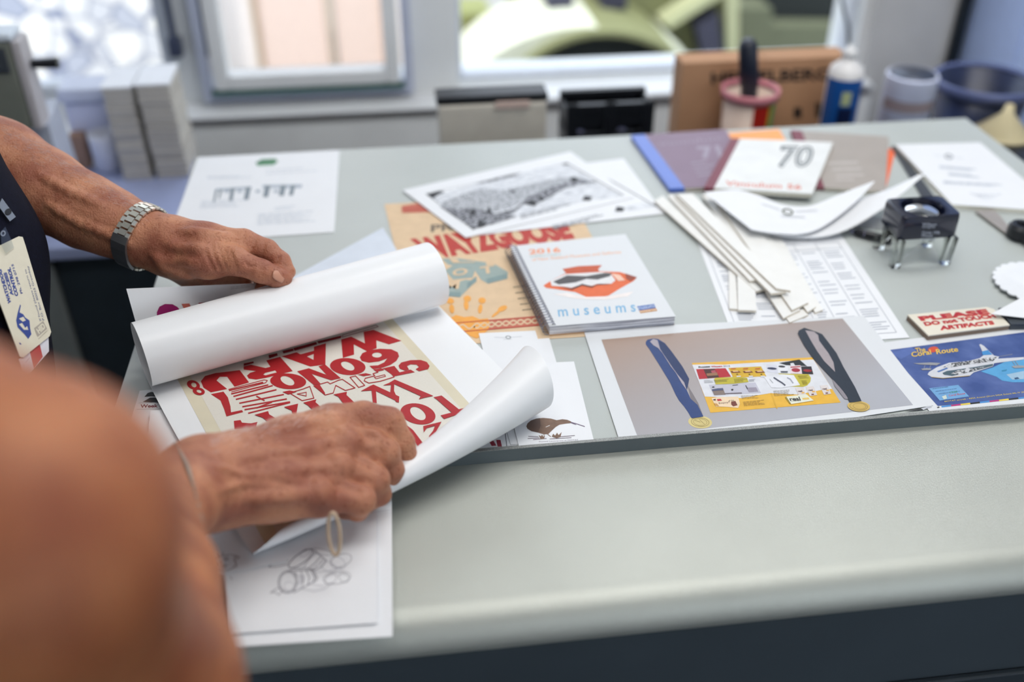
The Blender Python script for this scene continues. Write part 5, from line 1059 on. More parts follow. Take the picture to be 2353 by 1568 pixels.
# frame of the printed field (laid on the flat of the sheet)
def onp(u, v):          # surface -> where it is seen
    w = S3(u, v, 0); c = RM.transposed() @ (w - EYE); return (IW / 2 + FP * c.x / -c.z, IH / 2 - FP * c.y / -c.z)
def inv(px, py):        # seen place -> sheet u,v
    w = P(px, py, ZF) - Vector((O_.x, O_.y, T + ZF)); return (w.dot(Uv), w.dot(Vv))
uL = (inv(400, 890)[0] + inv(625, 1240)[0]) / 2; uR = (inv(870, 740)[0] + inv(1105, 910)[0]) / 2
def vmax(u): return v0f(u) - .0006
def field(ul, ur, v0, dv, m, lay):
    n = 12; top = [onp(ul + (ur - ul) * i / n, v0) for i in range(n + 1)]; bot = [onp(ul + (ur - ul) * i / n, min(dv, vmax(ul + (ur - ul) * i / n))) for i in range(n + 1)]
    s.poly(top + bot[::-1], m, lay)
field(uL, uR, -.012, .9, tan, 1); field(uL + .013, uR - .011, -.010, .9, cream, 2)
_kl = [4]
def K(m, *p): _kl[0] += .25; s.poly(pz(*p), m, _kl[0])
K(R_, (958, 343), (1056, 315), (1192, 383), (1178, 268), (1275, 248), (1552, 357), (1428, 392), (1303, 352), (1307, 430), (1213, 460), (1082, 392), (1085, 492), (975, 525))
s.poly(pz((372, 510), (520, 470), (558, 490), (690, 455), (690, 415), (808, 380), (803, 590), (655, 610)), R_, 4, [pz((622, 512), (688, 486), (686, 545))])
s.poly(pz((222, 550), (358, 515), (482, 655), (215, 722), (120, 738), (50, 728), (32, 700), (62, 672), (120, 655), (0, 640), (0, 610), (70, 592), (215, 625), (262, 612)), R_, 4, [pz((192, 690), (212, 672), (310, 648), (325, 668), (215, 697))])
s.poly(p2((622, 960), (650, 925), (720, 905), (885, 885), (948, 968), (850, 997), (800, 930), (750, 930), (728, 955), (800, 1012), (690, 1035), (640, 1003)), R_, 4)
s.ell(Z['pos2'](572, 985), 15.5, 10, 20, R_, 4, (Z['pos2'](575, 985), 6.5, 5, 35)); s.ell(Z['pos2'](608, 1028), 14, 8.5, 10, R_, 5, (Z['pos2'](610, 1028), 6, 3.5, 20))
s.poly(p2((690, 1047), (775, 1030), (805, 1070), (822, 1130), (826, 1170), (900, 1155), (908, 1168), (795, 1198), (780, 1150), (755, 1090)), R_, 4)
for a, b_ in (((815, 1022), (1040, 968)), ((830, 1045), (1075, 985)), ((845, 1062), (1105, 990)), ((862, 1082), (1130, 1018)), ((885, 1108), (1180, 1050)), ((905, 1132), (1200, 1080)), ((920, 1152), (1222, 1100)), ((945, 1176), (1222, 1104)), ((1000, 1062), (1050, 1090)), ((1100, 1102), (1000, 1140))): s.line(p2(a, b_), 3.1, R_, 4)
s.line(p2((810, 1015), (1050, 950), (1072, 955), (1060, 970), (830, 1032)), 1.6, R_, 4)
# GONO row
s.poly(pz((1142, 520), (1165, 480), (1230, 450), (1340, 435), (1450, 440), (1515, 470), (1527, 510), (1500, 555), (1440, 595), (1370, 620), (1270, 635), (1235, 603), (1320, 598), (1380, 570), (1412, 530), (1330, 560), (1230, 572), (1160, 555)), R_, 4, [pz(*[(1310 + 48 * math.cos(t), 497 + 25 * math.sin(t)) for t in (2 * PI * i / 16 for i in range(16))])])
s.ell(Z['pos'](1023, 610), 41, 19.5, 4, R_, 4, (Z['pos'](1023, 605), 16.5, 8.5, 25)); s.ell(Z['pos'](437, 755), 41.5, 18, 3, R_, 4, (Z['pos'](430, 750), 17, 9, 25))
K(R_, (525, 657), (640, 627), (815, 692), (735, 607), (800, 590), (955, 725), (860, 745), (668, 682), (755, 778), (690, 792))
K(R_, (1522, 602), (1548, 570), (1640, 547), (1740, 545), (1800, 565), (1828, 605), (1812, 635), (1725, 657), (1690, 637), (1722, 615), (1700, 592), (1640, 588), (1605, 606), (1625, 640), (1585, 650), (1535, 632))
K(R_, (1370, 627), (1480, 603), (1532, 667), (1640, 640), (1682, 665), (1480, 706))
def outl(pts, w=1.9, m=R_, inner=()):
    s.line(pz(*pts), w, m, 5, True)
    for q in inner: s.line(pz(*q), w * .8, m, 5, True)
outl([(1280, 640), (1410, 630), (1480, 712), (1340, 755), (1230, 772), (1185, 750), (1195, 725), (1290, 700), (1270, 680), (1320, 665)], inner=[[(1285, 715), (1385, 690), (1395, 705), (1300, 730)]])
outl([(1045, 715), (1100, 702), (1190, 795), (1130, 815)]); outl([(690, 800), (825, 762), (850, 780), (930, 745), (970, 735), (1095, 820), (1000, 845), (905, 795), (880, 870), (800, 890)])
outl([(450, 870), (585, 830), (650, 805), (690, 920), (575, 945)], inner=[[(525, 880), (615, 862), (615, 900)]]); K(R_, (1280, 640), (1350, 625), (1380, 645), (1310, 660)); K(R_, (1120, 690), (1200, 675), (1260, 690), (1180, 705)); K(R_, (380, 860), (450, 845), (520, 858), (440, 885)); K(R_, (690, 800), (745, 785), (800, 870), (800, 890))
# THE / W / TO
K(R_, (1240, 802), (1275, 787), (1530, 905), (1525, 966), (1495, 945), (1300, 850), (1308, 970), (1270, 965), (1256, 845), (1150, 852)); K(R_, (1368, 796), (1430, 770), (1485, 737), (1865, 898), (1780, 915), (1722, 932), (1740, 900), (1480, 782), (1478, 850), (1528, 960), (1500, 960), (1440, 870), (1448, 790))
K(R_, (1865, 912), (1945, 895), (2115, 1030), (2212, 1008), (2150, 1065), (1970, 1125), (1935, 1090), (2045, 1062), (1895, 930))
s.poly(pz(*[(1713 + 172 * math.cos(t) - 10 * math.sin(t), 1076 + 30 * math.cos(t) + 100 * math.sin(t)) for t in (2 * PI * i / 32 for i in range(32))]), R_, 4, [pz(*[(1713 + 74 * math.cos(t) - 20 * math.sin(t), 1072 + 45 * math.cos(t) + 48 * math.sin(t)) for t in (2 * PI * i / 24 for i in range(24))])])
K(R_, (1765, 1195), (1945, 1152), (1890, 1250), (1880, 1300), (1830, 1335), (1820, 1295), (1862, 1240), (1880, 1192), (1800, 1215), (1770, 1258)); K(R_, (1600, 1185), (1640, 1215), (1665, 1235), (1780, 1385), (1725, 1415), (1655, 1300))
K(R_, (880, 885), (1015, 858), (1010, 890), (1085, 960), (1150, 1040), (1060, 1040), (970, 960), (930, 905)); K(R_, (585, 965), (715, 932), (705, 960), (840, 1080), (760, 1110), (650, 1010), (630, 990))
K(R_, (105, 1085), (240, 1048), (250, 1080), (345, 1135), (490, 1102), (470, 1040), (395, 1008), (535, 975), (520, 1060), (515, 1120), (400, 1150), (450, 1230), (330, 1250), (280, 1190), (185, 1110)); s.poly(p2((845, 1228), (890, 1222), (900, 1240), (960, 1245), (1005, 1235), (985, 1300), (940, 1325), (900, 1320), (895, 1280), (850, 1285)), R_, 4)
for q in (((735, 385), (955, 330), (962, 305), (722, 362)), ((500, 455), (722, 392), (712, 368), (486, 430)), ((392, 482), (492, 455), (484, 432), (380, 458)), ((250, 530), (335, 502), (328, 478), (244, 498)), ((0, 605), (100, 575), (95, 560), (0, 580))): K(ink((130, 22, 30)), *q)
s.line(pz((972, 300), (1300, 203), (1322, 218), (968, 322)), 1.6, ink((150, 90, 90)), 4, True)
A_ = s.build('letterpress_poster', smooth=False); A_.data.polygons.foreach_set('use_smooth', [p.material_index == 0 for p in A_.data.polygons])
tag(A_, 'rolled-back white poster with upside-down red wood-type letters held in both hands', 'poster')
# second poster, standing up behind the roll
Bb = [(350, 899, .0085), (420, 880, .0085), (530, 848, .0085), (700, 798, .0085), (1000, 705, .0085)]
vsB = []
def sheetB(a, c):
    u = .008 + a * .19 ; th = math.radians(78) * min(1, c / .55); r = .047
    p = S3(u, -.016 - r * math.sin(th), -.0018 + r * (1 - math.cos(th)))
    if c > .55: p = p + (Vv * -math.cos(math.radians(78)) + Vector((0, 0, math.sin(math.radians(78))))) * ((c - .55) / .45) * (.048 - .238 * u)
    return p
vs, fs = patch(sheetB, 24, 30)
s = Sheet(bvh=bvh_of(vs, fs), maxe=6); s.mats.append(M_pb); s.mb.add(vs, fs, 0)
mg = ink((150, 10, 96)); mr = ink((170, 40, 60)); q4 = z1(0, 450, 3.484)
s.poly([q4(*p) for p in ((1256, 1040), (1256, 930), (1275, 888), (1320, 866), (1380, 868), (1420, 890), (1440, 915), (1440, 1040))], mg, 3); s.poly([q4(*p) for p in ((1330, 1040), (1335, 950), (1355, 935), (1385, 940), (1385, 1040))], M_pb, 4)
s.poly([q4(*p) for p in ((1452, 865), (1515, 862), (1535, 900), (1600, 1040), (1540, 1040))], ink((206, 110, 96)), 3); s.poly([q4(*p) for p in ((1588, 858), (1640, 852), (1645, 866), (1720, 1040), (1650, 1040))], mr, 3); s.poly([q4(*p) for p in ((1658, 850), (1730, 842), (1760, 860), (1680, 880))], mr, 3)
s.greek((530, 664), (600, 655), (530, 660), 2, ink((190, 192, 196)), 3, 1, 5)
B_o = s.build('letterpress_poster'); B_o.data.polygons.foreach_set('use_smooth', [p.material_index == 0 for p in B_o.data.polygons])
tag(B_o, 'second poster with magenta letters standing up behind the rolled-back one', 'poster')
# rubber loop hanging from the right hand
b = MB(); cy = .60; c0 = D(768, 1228, .79); rx = (D(785, 1228, .79) - D(768, 1228, .79)).length; rz = (D(768, 1271, .79) - D(768, 1228, .79)).length * 1.2
upv = (Vector((0, 0, 1)) + (RM @ Vector((0, 1, 0))) * .6).normalized(); rtv = (RM @ Vector((1, 0, 0)))
pts = [c0 + rtv * rx * .78 * math.cos(t) + upv * (D(768, 1172, .79) - c0).length * math.sin(t) for t in (2 * PI * k / 40 for k in range(40))]
b.tube(pts, .0016, 10, closed=True)
tag(b.build('rubber_band', mat('rubber_beige', (196, 172, 146), .5), smooth=True), 'beige rubber band dangling from under the near hand', 'rubber band')
# ================================================================ the man
import openvdb
def sdf_mesh(prims, vox, pad=.02, warp=None):
    """smooth union of tapered capsules -> one continuous surface. prim: (a, ra, b, rb, k[, sign])"""
    pts = np.array([list(p[i]) for p in prims for i in (0, 2)]); rr = np.array([p[i] for p in prims for i in (1, 3)])
    lo = (pts - rr[:, None]).min(0) - pad; hi = (pts + rr[:, None]).max(0) + pad
    n = np.ceil((hi - lo) / vox).astype(int) + 1
    F = np.full(n, 1.0, np.float32); ax = [lo[i] + vox * np.arange(n[i], dtype=np.float32) for i in range(3)]
    for pr in prims:
        a, ra, b, rb, k = pr[:5]; sg = pr[5] if len(pr) > 5 else 1
        a = np.array(a, np.float32); b = np.array(b, np.float32); m = max(ra, rb) + k + vox * 4 + .004
        i0 = np.maximum(((np.minimum(a, b) - m - lo) / vox).astype(int), 0); i1 = np.minimum(((np.maximum(a, b) + m - lo) / vox).astype(int) + 2, n)
        sl = tuple(slice(i0[i], i1[i]) for i in range(3))
        X, Y, Zz = np.meshgrid(*(ax[i][sl[i]] for i in range(3)), indexing='ij', sparse=True)
        ba = b - a; L = float(ba @ ba) + 1e-12
        h = np.clip(((X - a[0]) * ba[0] + (Y - a[1]) * ba[1] + (Zz - a[2]) * ba[2]) / L, 0, 1)
        d = np.sqrt((X - a[0] - h * ba[0]) ** 2 + (Y - a[1] - h * ba[1]) ** 2 + (Zz - a[2] - h * ba[2]) ** 2) - (ra + (rb - ra) * h)
        G = F[sl]
        if sg > 0:
            q = np.clip(.5 + .5 * (G - d) / k, 0, 1); F[sl] = G * (1 - q) + d * q - k * q * (1 - q)
        else:
            q = np.clip(.5 - .5 * (G + d) / k, 0, 1); F[sl] = G * (1 - q) - d * q + k * q * (1 - q)
    if warp is not None: warp(F, ax)
    g = openvdb.FloatGrid(1.0); g.copyFromArray(np.ascontiguousarray(F)); v, t, q = g.convertToPolygons(0.0, 0.0)
    v = np.asarray(v) * vox + lo; fs = [tuple(int(i) for i in f[::-1]) for f in q] + [tuple(int(i) for i in f[::-1]) for f in t]
    return v.tolist(), fs
def skin_mat():
    m = bpy.data.materials.new('skin'); m.use_nodes = True; n = m.node_tree; b = n.nodes['Principled BSDF']; lk = n.links.new
    g = n.nodes.new('ShaderNodeNewGeometry')
    def noise(sc, det=3): t = n.nodes.new('ShaderNodeTexNoise'); t.inputs['Scale'].default_value = sc; t.inputs['Detail'].default_value = det; lk(g.outputs['Position'], t.inputs['Vector']); return t
    n1, n2, n3, n4 = noise(26), noise(240, 2), noise(70, 4), noise(520, 2)
    r1 = n.nodes.new('ShaderNodeValToRGB'); e = r1.color_ramp.elements; e[0].position = .36; e[0].color = lin((156, 96, 75)); e[1].position = .66; e[1].color = lin((197, 138, 106)); lk(n1.outputs['Fac'], r1.inputs[0])
    r2 = n.nodes.new('ShaderNodeValToRGB'); e = r2.color_ramp.elements; e[0].position = .30; e[0].color = (.62, .46, .36, 1); e[1].position = .42; e[1].color = (1, 1, 1, 1); lk(n2.outputs['Fac'], r2.inputs[0])
    mx = n.nodes.new('ShaderNodeMix'); mx.data_type = 'RGBA'; mx.blend_type = 'MULTIPLY'; mx.inputs[0].default_value = .7; lk(r1.outputs[0], mx.inputs[6]); lk(r2.outputs[0], mx.inputs[7])
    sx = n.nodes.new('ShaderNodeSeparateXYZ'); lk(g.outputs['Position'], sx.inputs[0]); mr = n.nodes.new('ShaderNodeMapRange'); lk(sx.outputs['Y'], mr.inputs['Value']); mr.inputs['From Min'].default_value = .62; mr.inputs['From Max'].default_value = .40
    m2 = n.nodes.new('ShaderNodeMix'); m2.data_type = 'RGBA'; m2.blend_type = 'MULTIPLY'; lk(mr.outputs[0], m2.inputs[0]); lk(mx.outputs[2], m2.inputs[6]); m2.inputs[7].default_value = (.86, .70, .50, 1)   # warmer, dimmer light on the near arm painted into the skin colour
    lk(m2.outputs[2], b.inputs['Base Color'])
    b.inputs['Roughness'].default_value = .5; b.inputs['Specular IOR Level'].default_value = .4
    b.inputs['Subsurface Weight'].default_value = .25; b.inputs['Subsurface Scale'].default_value = .004; b.inputs['Subsurface Radius'].default_value = (1, .35, .2)
    ad = n.nodes.new('ShaderNodeMath'); ad.operation = 'MULTIPLY_ADD'; lk(n3.outputs['Fac'], ad.inputs[0]); ad.inputs[1].default_value = 1.6; lk(n4.outputs['Fac'], ad.inputs[2])
    bp = n.nodes.new('ShaderNodeBump'); bp.inputs['Strength'].default_value = .55; bp.inputs['Distance'].default_value = .0016; lk(ad.outputs[0], bp.inputs['Height']); lk(bp.outputs[0], b.inputs['Normal'])
    return m
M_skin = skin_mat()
def chain(pts, k=.008):          # pts: (px, py, depth, radius) ...
    q = [(D(a, b_, c), r) for a, b_, c, r in pts]
    return [(q[i][0], q[i][1], q[i + 1][0], q[i + 1][1], k) for i in range(len(q) - 1)]
def cut(pts, r, k=.003): 
    q = [D(*p) for p in pts]; return [(q[i], r, q[i + 1], r, k, -1) for i in range(len(q) - 1)]
def ridge(pts, r, k=.004):
    q = [D(*p) for p in pts]; return [(q[i], r, q[i + 1], r, k) for i in range(len(q) - 1)]
# far (left) arm and hand, pinching the rolled poster
L = chain([(-230, 265, 1.16, .056), (-110, 330, 1.13, .053), (0, 383, 1.10, .0485), (100, 437, 1.09, .0425), (200, 487, 1.08, .037), (265, 515, 1.07, .0320), (330, 546, 1.062, .0272), (400, 570, 1.058, .0285)], .02)
L += chain([(395, 585, 1.075, .026), (460, 612, 1.09, .026), (540, 628, 1.10, .016)], .012)           # heel of the hand
L += chain([(400, 556, 1.056, .0265), (470, 560, 1.050, .0210), (558, 560, 1.050, .0150)], .012)       # back of the hand
L += chain([(410, 562, 1.07, .025), (480, 566, 1.075, .021), (560, 572, 1.075, .0145)], .012)
L += chain([(420, 585, 1.055, .026), (480, 594, 1.035, .0195), (540, 600, 1.028, .0145)], .012)        # thumb base
L += chain([(540, 600, 1.028, .0140), (602, 624, 1.030, .0118), (636, 637, 1.036, .0104), (654, 641, 1.040, .0078)], .005)
L += chain([(560, 558, 1.050, .0145), (614, 574, 1.050, .0108), (646, 600, 1.048, .0094), (663, 625, 1.046, .0076)], .004)
L += chain([(560, 572, 1.075, .0140), (612, 594, 1.080, .0105), (636, 628, 1.078, .0092), (640, 655, 1.070, .0080)], .004)
L += chain([(545, 590, 1.092, .0130), (592, 620, 1.098, .0102), (606, 655, 1.090, .0088), (600, 680, 1.080, .0078)], .004)
L += chain([(525, 612, 1.100, .0120), (560, 645, 1.106, .0092), (568, 672, 1.098, .0080), (560, 690, 1.088, .0072)], .004)
def surf(bv, px, py, off):
    h = bv.ray_cast(EYE, ray(px, py).normalized())
    if h[0] is None: return None
    n = h[1] if h[1].dot(EYE - h[0]) > 0 else -h[1]
    return h[0] + n * off
def marks(bv, pts, r, k, off, sign=1, sub=3):
    q = []
    for a, b_ in zip(pts, pts[1:]): q += [(a[0] + (b_[0] - a[0]) * i / sub, a[1] + (b_[1] - a[1]) * i / sub) for i in range(sub)]
    q.append(pts[-1]); w = [surf(bv, x, y, off) for x, y in q]; out = []
    for i in range(len(w) - 1):
        if w[i] is None or w[i + 1] is None or (w[i] - w[i + 1]).length > .03: continue
        f0 = min(1, min(i, len(w) - 1 - i) / 1.5 + .4); f1 = min(1, min(i + 1, len(w) - 2 - i) / 1.5 + .4)
        out.append((w[i], r * f0, w[i + 1], r * f1, k) + ((-1,) if sign < 0 else ()))
    return out
v_, f_ = sdf_mesh(L, .003); b0 = bvh_of([Vector(v) for v in v_], f_)
for pts in (((470, 560), (476, 590), (492, 622)), ((486, 558), (492, 588), (508, 624)), ((500, 560), (508, 590), (524, 626)), ((514, 566), (522, 594), (536, 626)), ((528, 574), (536, 600), (544, 626))): L += marks(b0, pts, .0011, .0035, .0006, -1)
for pts in (((566, 532), (556, 556)), ((590, 546), (578, 570)), ((610, 556), (600, 588)), ((644, 588), (634, 606)), ((600, 606), (592, 642)), ((607, 610), (600, 644)), ((560, 600), (572, 612), (590, 612))): L += marks(b0, pts, .0008, .0028, .0006, -1)
for pts in (((110, 470), (180, 512), (250, 540), (300, 562)), ((90, 400), (160, 440), (230, 470)), ((350, 590), (380, 604), (420, 600), (450, 606)), ((420, 530), (480, 536), (540, 548)), ((380, 560), (430, 572), (470, 570)), ((360, 610), (400, 622), (440, 640))): L += marks(b0, pts, .0026, .007, -.0014)
vL, fL = sdf_mesh(L, .0016)
# near (right) arm and hand
R = chain([(20, 1230, .33, .0560), (110, 1440, .42, .055), (280, 1590, .50, .057)], .006)
R += chain([(-700, 1120, .36, .066), (-250, 1170, .33, .062), (20, 1230, .33, .0560)], .006)
R += chain([(285, 1590, .50, .058), (318, 1350, .60, .0465), (338, 1216, .69, .0355), (448, 1114, .775, .0325), (490, 1106, .795, .0325)], .010)
R += chain([(470, 1082, .785, .027), (560, 1062, .81, .0245), (660, 1020, .84, .0215), (762, 974, .866, .0175)], .012)
R += chain([(480, 1100, .785, .0285), (640, 1070, .825, .0235), (800, 1018, .855, .0170)], .012)
R += chain([(480, 1125, .785, .0280), (640, 1105, .815, .0240), (780, 1078, .836, .0170)], .012)
R += chain([(480, 1140, .780, .0270), (620, 1132, .800, .0215), (735, 1138, .815, .0185)], .012)
R += chain([(520, 1120, .84, .024), (660, 1110, .87, .022), (740, 1090, .885, .018)], .014)         # palm side
R += chain([(762, 974, .866, .0170), (835, 958, .872, .0135), (893, 972, .878, .0138), (926, 1018, .884, .0102), (938, 1046, .888, .0084)], .004)
R += chain([(800, 1018, .855, .0165), (850, 1020, .858, .0130), (884, 1040, .862, .0132), (902, 1080, .870, .0100), (898, 1104, .878, .0084)], .004)
R += chain([(780, 1078, .836, .0165), (830, 1085, .840, .0128), (860, 1103, .844, .0130), (872, 1136, .856, .0098), (852, 1152, .868, .0084)], .004)
R += chain([(735, 1138, .815, .0175), (790, 1142, .818, .0125), (829, 1150, .822, .0124), (822, 1172, .836, .0092), (792, 1172, .850, .0082)], .004)
R += chain([(620, 1110, .86, .020), (700, 1118, .88, .0155), (758, 1140, .885, .0120), (790, 1160, .872, .0100)], .008)   # thumb under the palm
v_, f_ = sdf_mesh(R, .003); b0 = bvh_of([Vector(v) for v in v_], f_)
for pts in (((800, 988), (840, 1000), (868, 1010)), ((800, 1050), (840, 1060), (862, 1076)), ((750, 1112), (790, 1118), (830, 1128))): R += marks(b0, pts, .0022, .006, .0010, -1)
for pts in (((600, 1000), (680, 978), (750, 962)), ((560, 1052), (680, 1036), (780, 1010)), ((560, 1096), (670, 1082), (765, 1070)), ((570, 1146), (650, 1142), (720, 1134))): R += marks(b0, pts, .0032, .008, -.0010)
for pts in (((490, 1070), (560, 1092), (620, 1068), (690, 1060)), ((500, 1130), (560, 1110), (640, 1118)), ((560, 1040), (620, 1056), (650, 1100), (700, 1110)), ((640, 1015), (700, 1020), (740, 1045))): R += marks(b0, pts, .0016, .004, -.0002)
for x, y in ((762, 966), (800, 1012), (782, 1070), (735, 1132)): R += marks(b0, [(x - 12, y + 6), (x + 12, y - 4)], .0070, .010, -.0050)
for k in range(4): R += marks(b0, [(876 + k * 8, 945 + k * 4), (868 + k * 8, 976 + k * 3)], .0007, .0028, .0005, -1); R += marks(b0, [(868 + k * 6, 1014 + k * 6), (858 + k * 6, 1040 + k * 5)], .0007, .0028, .0005, -1)
vR, fR = sdf_mesh(R, .0018)
# torso, neck and head (beyond the left edge of the frame), same skin surface
SHR, SHL = Vector((-.36, .36, 1.39)), Vector((-.53, .93, 1.40)); C_ = (SHR + SHL) / 2
HP = Vector((-.60, .70, .92)); face = Vector((.94, -.28, 0)).normalized(); side = Vector((.28, .94, 0)).normalized()
NK = C_ + Vector((-.02, 0, .07)); HD = NK + Vector((0, 0, .17)) + face * .04
B = [(HP + side * .09, .12, HP - side * .09, .12, .03), (HP, .13, C_ - face * .03 - Vector((0, 0, .18)), .14, .05), (SHR, .055, SHL, .055, .05), (C_ - Vector((.04, 0, .15)) + side * .09, .085, C_ - Vector((0, 0, .15)) - side * .1, .11, .06),
     (C_, .07, NK, .058, .04), (NK, .056, HD - Vector((0, 0, .05)), .055, .03), (HD + Vector((0, 0, .02)), .088, HD + Vector((0, 0, .02)) - face * .025, .090, .03), (HD + face * .035 - Vector((0, 0, .045)), .058, HD + face * .05 - Vector((0, 0, .085)), .040, .03),
     (HD + face * .092 + Vector((0, 0, .005)), .008, HD + face * .112 - Vector((0, 0, .028)), .013, .010), (HD + face * .088 - Vector((0, 0, .060)) - side * .018, .006, HD + face * .088 - Vector((0, 0, .060)) + side * .018, .006, .006)]
for s_ in (1, -1):
    B += [(HD + side * .090 * s_ - Vector((0, 0, .02)), .010, HD + side * .094 * s_ + Vector((0, 0, .02)) - face * .008, .014, .006), (HD + face * .094 + side * .032 * s_ + Vector((0, 0, .012)), .010, HD + face * .094 + side * .036 * s_ + Vector((0, 0, .012)), .010, .008, -1), (HD + face * .080 + side * .033 * s_ + Vector((0, 0, .011)), .012, HD + face * .080 + side * .034 * s_ + Vector((0, 0, .011)), .012, .004), (HD + face * .084 + side * .02 * s_ + Vector((0, 0, .030)), .007, HD + face * .078 + side * .045 * s_ + Vector((0, 0, .030)), .006, .008)]
elL = D(-230, 265, 1.16); shrD = D(-700, 1120, .36)
B += [(SHL, .058, elL, .054, .03), (SHR, .062, shrD, .064, .03)]
for s_ in (1, -1):
    hp = HP + side * .09 * s_; kn = Vector((hp.x + .02, hp.y, .50)); an = Vector((hp.x - .01, hp.y, .09)); B += [(hp, .095, kn, .060, .03), (kn, .058, an, .040, .02), (an, .038, an + face * .14 - Vector((0, 0, .045)), .030, .02)]
vB, fB = sdf_mesh(B, .0075)
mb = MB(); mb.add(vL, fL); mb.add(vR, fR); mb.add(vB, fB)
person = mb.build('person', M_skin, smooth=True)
tag(person, 'person in a navy shirt reaching over the table from the left with both bare forearms', 'person')
# clothing
M_shirt = mat('navy_cotton', (15, 17, 32), .85, var=.25, scale=300, bump=.4, bscale=700, spec=.15)
S_ = [(HP + side * .10, .135, HP - side * .10, .135, .03), (HP, .145, C_ - face * .03 - Vector((0, 0, .18)), .155, .05), (SHR, .072, SHL, .072, .05), (C_ - Vector((.04, 0, .15)) + side * .10, .098, C_ - Vector((0, 0, .15)) - side * .12, .125, .04), (C_, .082, C_ + Vector((-.01, 0, .045)), .072, .03),
      (SHL, .066, SHL.lerp(elL, .35), .070, .03), (SHR, .078, SHR.lerp(shrD, .8), .082, .03)]
fx = D(112, 700, .99); gx = D(30, 330, 1.0)
XC = RM @ Vector((1, 0, 0)); sa, sb, sc2 = (D(px, py, dd) - XC * .10 for px, py, dd in ((-95, 230, 1.0), (72, 600, .985), (106, 880, .96)))
S_ += [(sa, .10, sb, .10, .03), (sb, .10, sc2, .10, .03)]
S_ += [(NK + Vector((0, 0, .03)), .059, NK + Vector((0, 0, .09)), .075, .01, -1)]
vS, fS = sdf_mesh(S_, .006)
o = MB().add(vS, fS).build('shirt', M_shirt, smooth=True); o.parent = person; o['label'] = 'navy blue shirt'
TR = [(HP + side * .10 - Vector((0, 0, .05)), .137, HP - side * .10 - Vector((0, 0, .05)), .137, .03)]
for s_ in (1, -1): hp = HP + side * .09 * s_ - Vector((0, 0, .06)); kn = Vector((hp.x + .02, hp.y, .50)); TR += [(hp, .112, kn, .082, .03), (kn, .082, Vector((hp.x - .01, hp.y, .15)), .075, .02)]
vT, fT = sdf_mesh(TR, .009); o = MB().add(vT, fT).build('trousers', mat('dark_trousers', (38, 40, 50), .85), smooth=True); o.parent = person
for s_ in (1, -1):
    hp = HP + side * .09 * s_; an = Vector((hp.x - .01, hp.y, .05)); v_, f_ = sdf_mesh([(an, .048, an + face * .15 - Vector((0, 0, .008)), .042, .03), (an + Vector((0, 0, .04)), .05, an, .05, .02)], .006)
    v_ = [(x, y, max(z, .002)) for x, y, z in v_]; o = MB().add(v_, f_).build('shoe', mat('black_leather', (24, 22, 22), .4), smooth=True); o.parent = person
hv, hf = sdf_mesh([(HD + Vector((0, 0, .035)) - face * .012, .092, HD + Vector((0, 0, .03)) - face * .035, .092, .03), (HD - face * .05 - Vector((0, 0, .02)), .065, HD - face * .05, .07, .03)], .006)
hv = [p for p in hv]; o = MB().add(hv, hf).build('hair', mat('grey_hair', (150, 146, 142), .7, var=.3, scale=200, bump=.6), smooth=True); o.parent = person
# finger nail of the far thumb
def nail(c, t, nrm, L_, W_, name='fingernail'):
    t = t.normalized(); nrm = (nrm - t * nrm.dot(t)).normalized(); w = t.cross(nrm); vs = []; fs = []; nu, nv = 8, 8
    for i in range(nu + 1):
        for j in range(nv + 1):
            a = -1 + 2 * i / nu; b_ = -1 + 2 * j / nv; taper = (1 - .35 * max(0, -a) ** 2) * math.sqrt(max(0, 1 - .25 * abs(a) ** 6))
            vs.append(c + t * (L_ * a * (1 - .12 * b_ * b_)) + w * (W_ * b_ * taper) + nrm * (-.30 * W_ * b_ * b_ - .0006 * a * a))
    W2 = nv + 1; fs = [(i * W2 + j, (i + 1) * W2 + j, (i + 1) * W2 + j + 1, i * W2 + j + 1) for i in range(nu) for j in range(nv)]
    o = MB().add(vs, fs).build(name, mat('nail', (196, 142, 118), .35, var=.03), smooth=True); thick(o, .0006); o.parent = person; return o
bvL = bvh_of([Vector(v) for v in vL], fL)
def on_skin(px, py, bv): h = bv.ray_cast(EYE, ray(px, py).normalized()); return h[0], h[1]
c, nn = on_skin(641, 634, bvL)
if c: 
    if nn.dot(EYE - c) < 0: nn = -nn
    nail(c + nn * .0006, D(655, 642, 1.04) - D(628, 630, 1.03), (nn + Vector((0, 0, .4))).normalized(), .0072, .0056)
# fine pale hairs on the forearm
def hairs(bv, region, n, L0, seed, dirn, name):
    rnd = random.Random(seed); mbh = MB()
    (xa, ya), (xb, yb) = region; k = 0
    for _ in range(n * 6):
        if k >= n: break
        f = rnd.random(); off = rnd.uniform(-1, 1) ** 3
        px = xa + (xb - xa) * f + rnd.uniform(-8, 8); py = ya + (yb - ya) * f + rnd.uniform(-22, 46) * rnd.random()
        h = bv.ray_cast(EYE, ray(px, py).normalized())
        if h[0] is None: continue
        nn = h[1] if h[1].dot(EYE - h[0]) > 0 else -h[1]
        d = (dirn + nn * .55 + Vector([rnd.uniform(-.4, .4) for _ in range(3)])).normalized(); p = h[0]; l = L0 * rnd.uniform(.6, 1.2); w = d.cross(EYE - p).normalized() * .00006
        q1 = p + d * l * .5; q2 = p + (d + dirn * .4).normalized() * l
        mbh.add([p - w, p + w, q1 + w * .7, q1 - w * .7, q2], [(0, 1, 2, 3), (3, 2, 4)]); k += 1
    o = mbh.build(name, mat('pale_hair', (236, 226, 226), .5)); o['kind'] = 'stuff'; o.parent = person; return o
hd = (D(330, 500, 1.05) - D(150, 380, 1.05)).normalized()
hairs(bvL, ((0, 290), (330, 480)), 620, .0085, 3, hd, 'arm_hair'); 
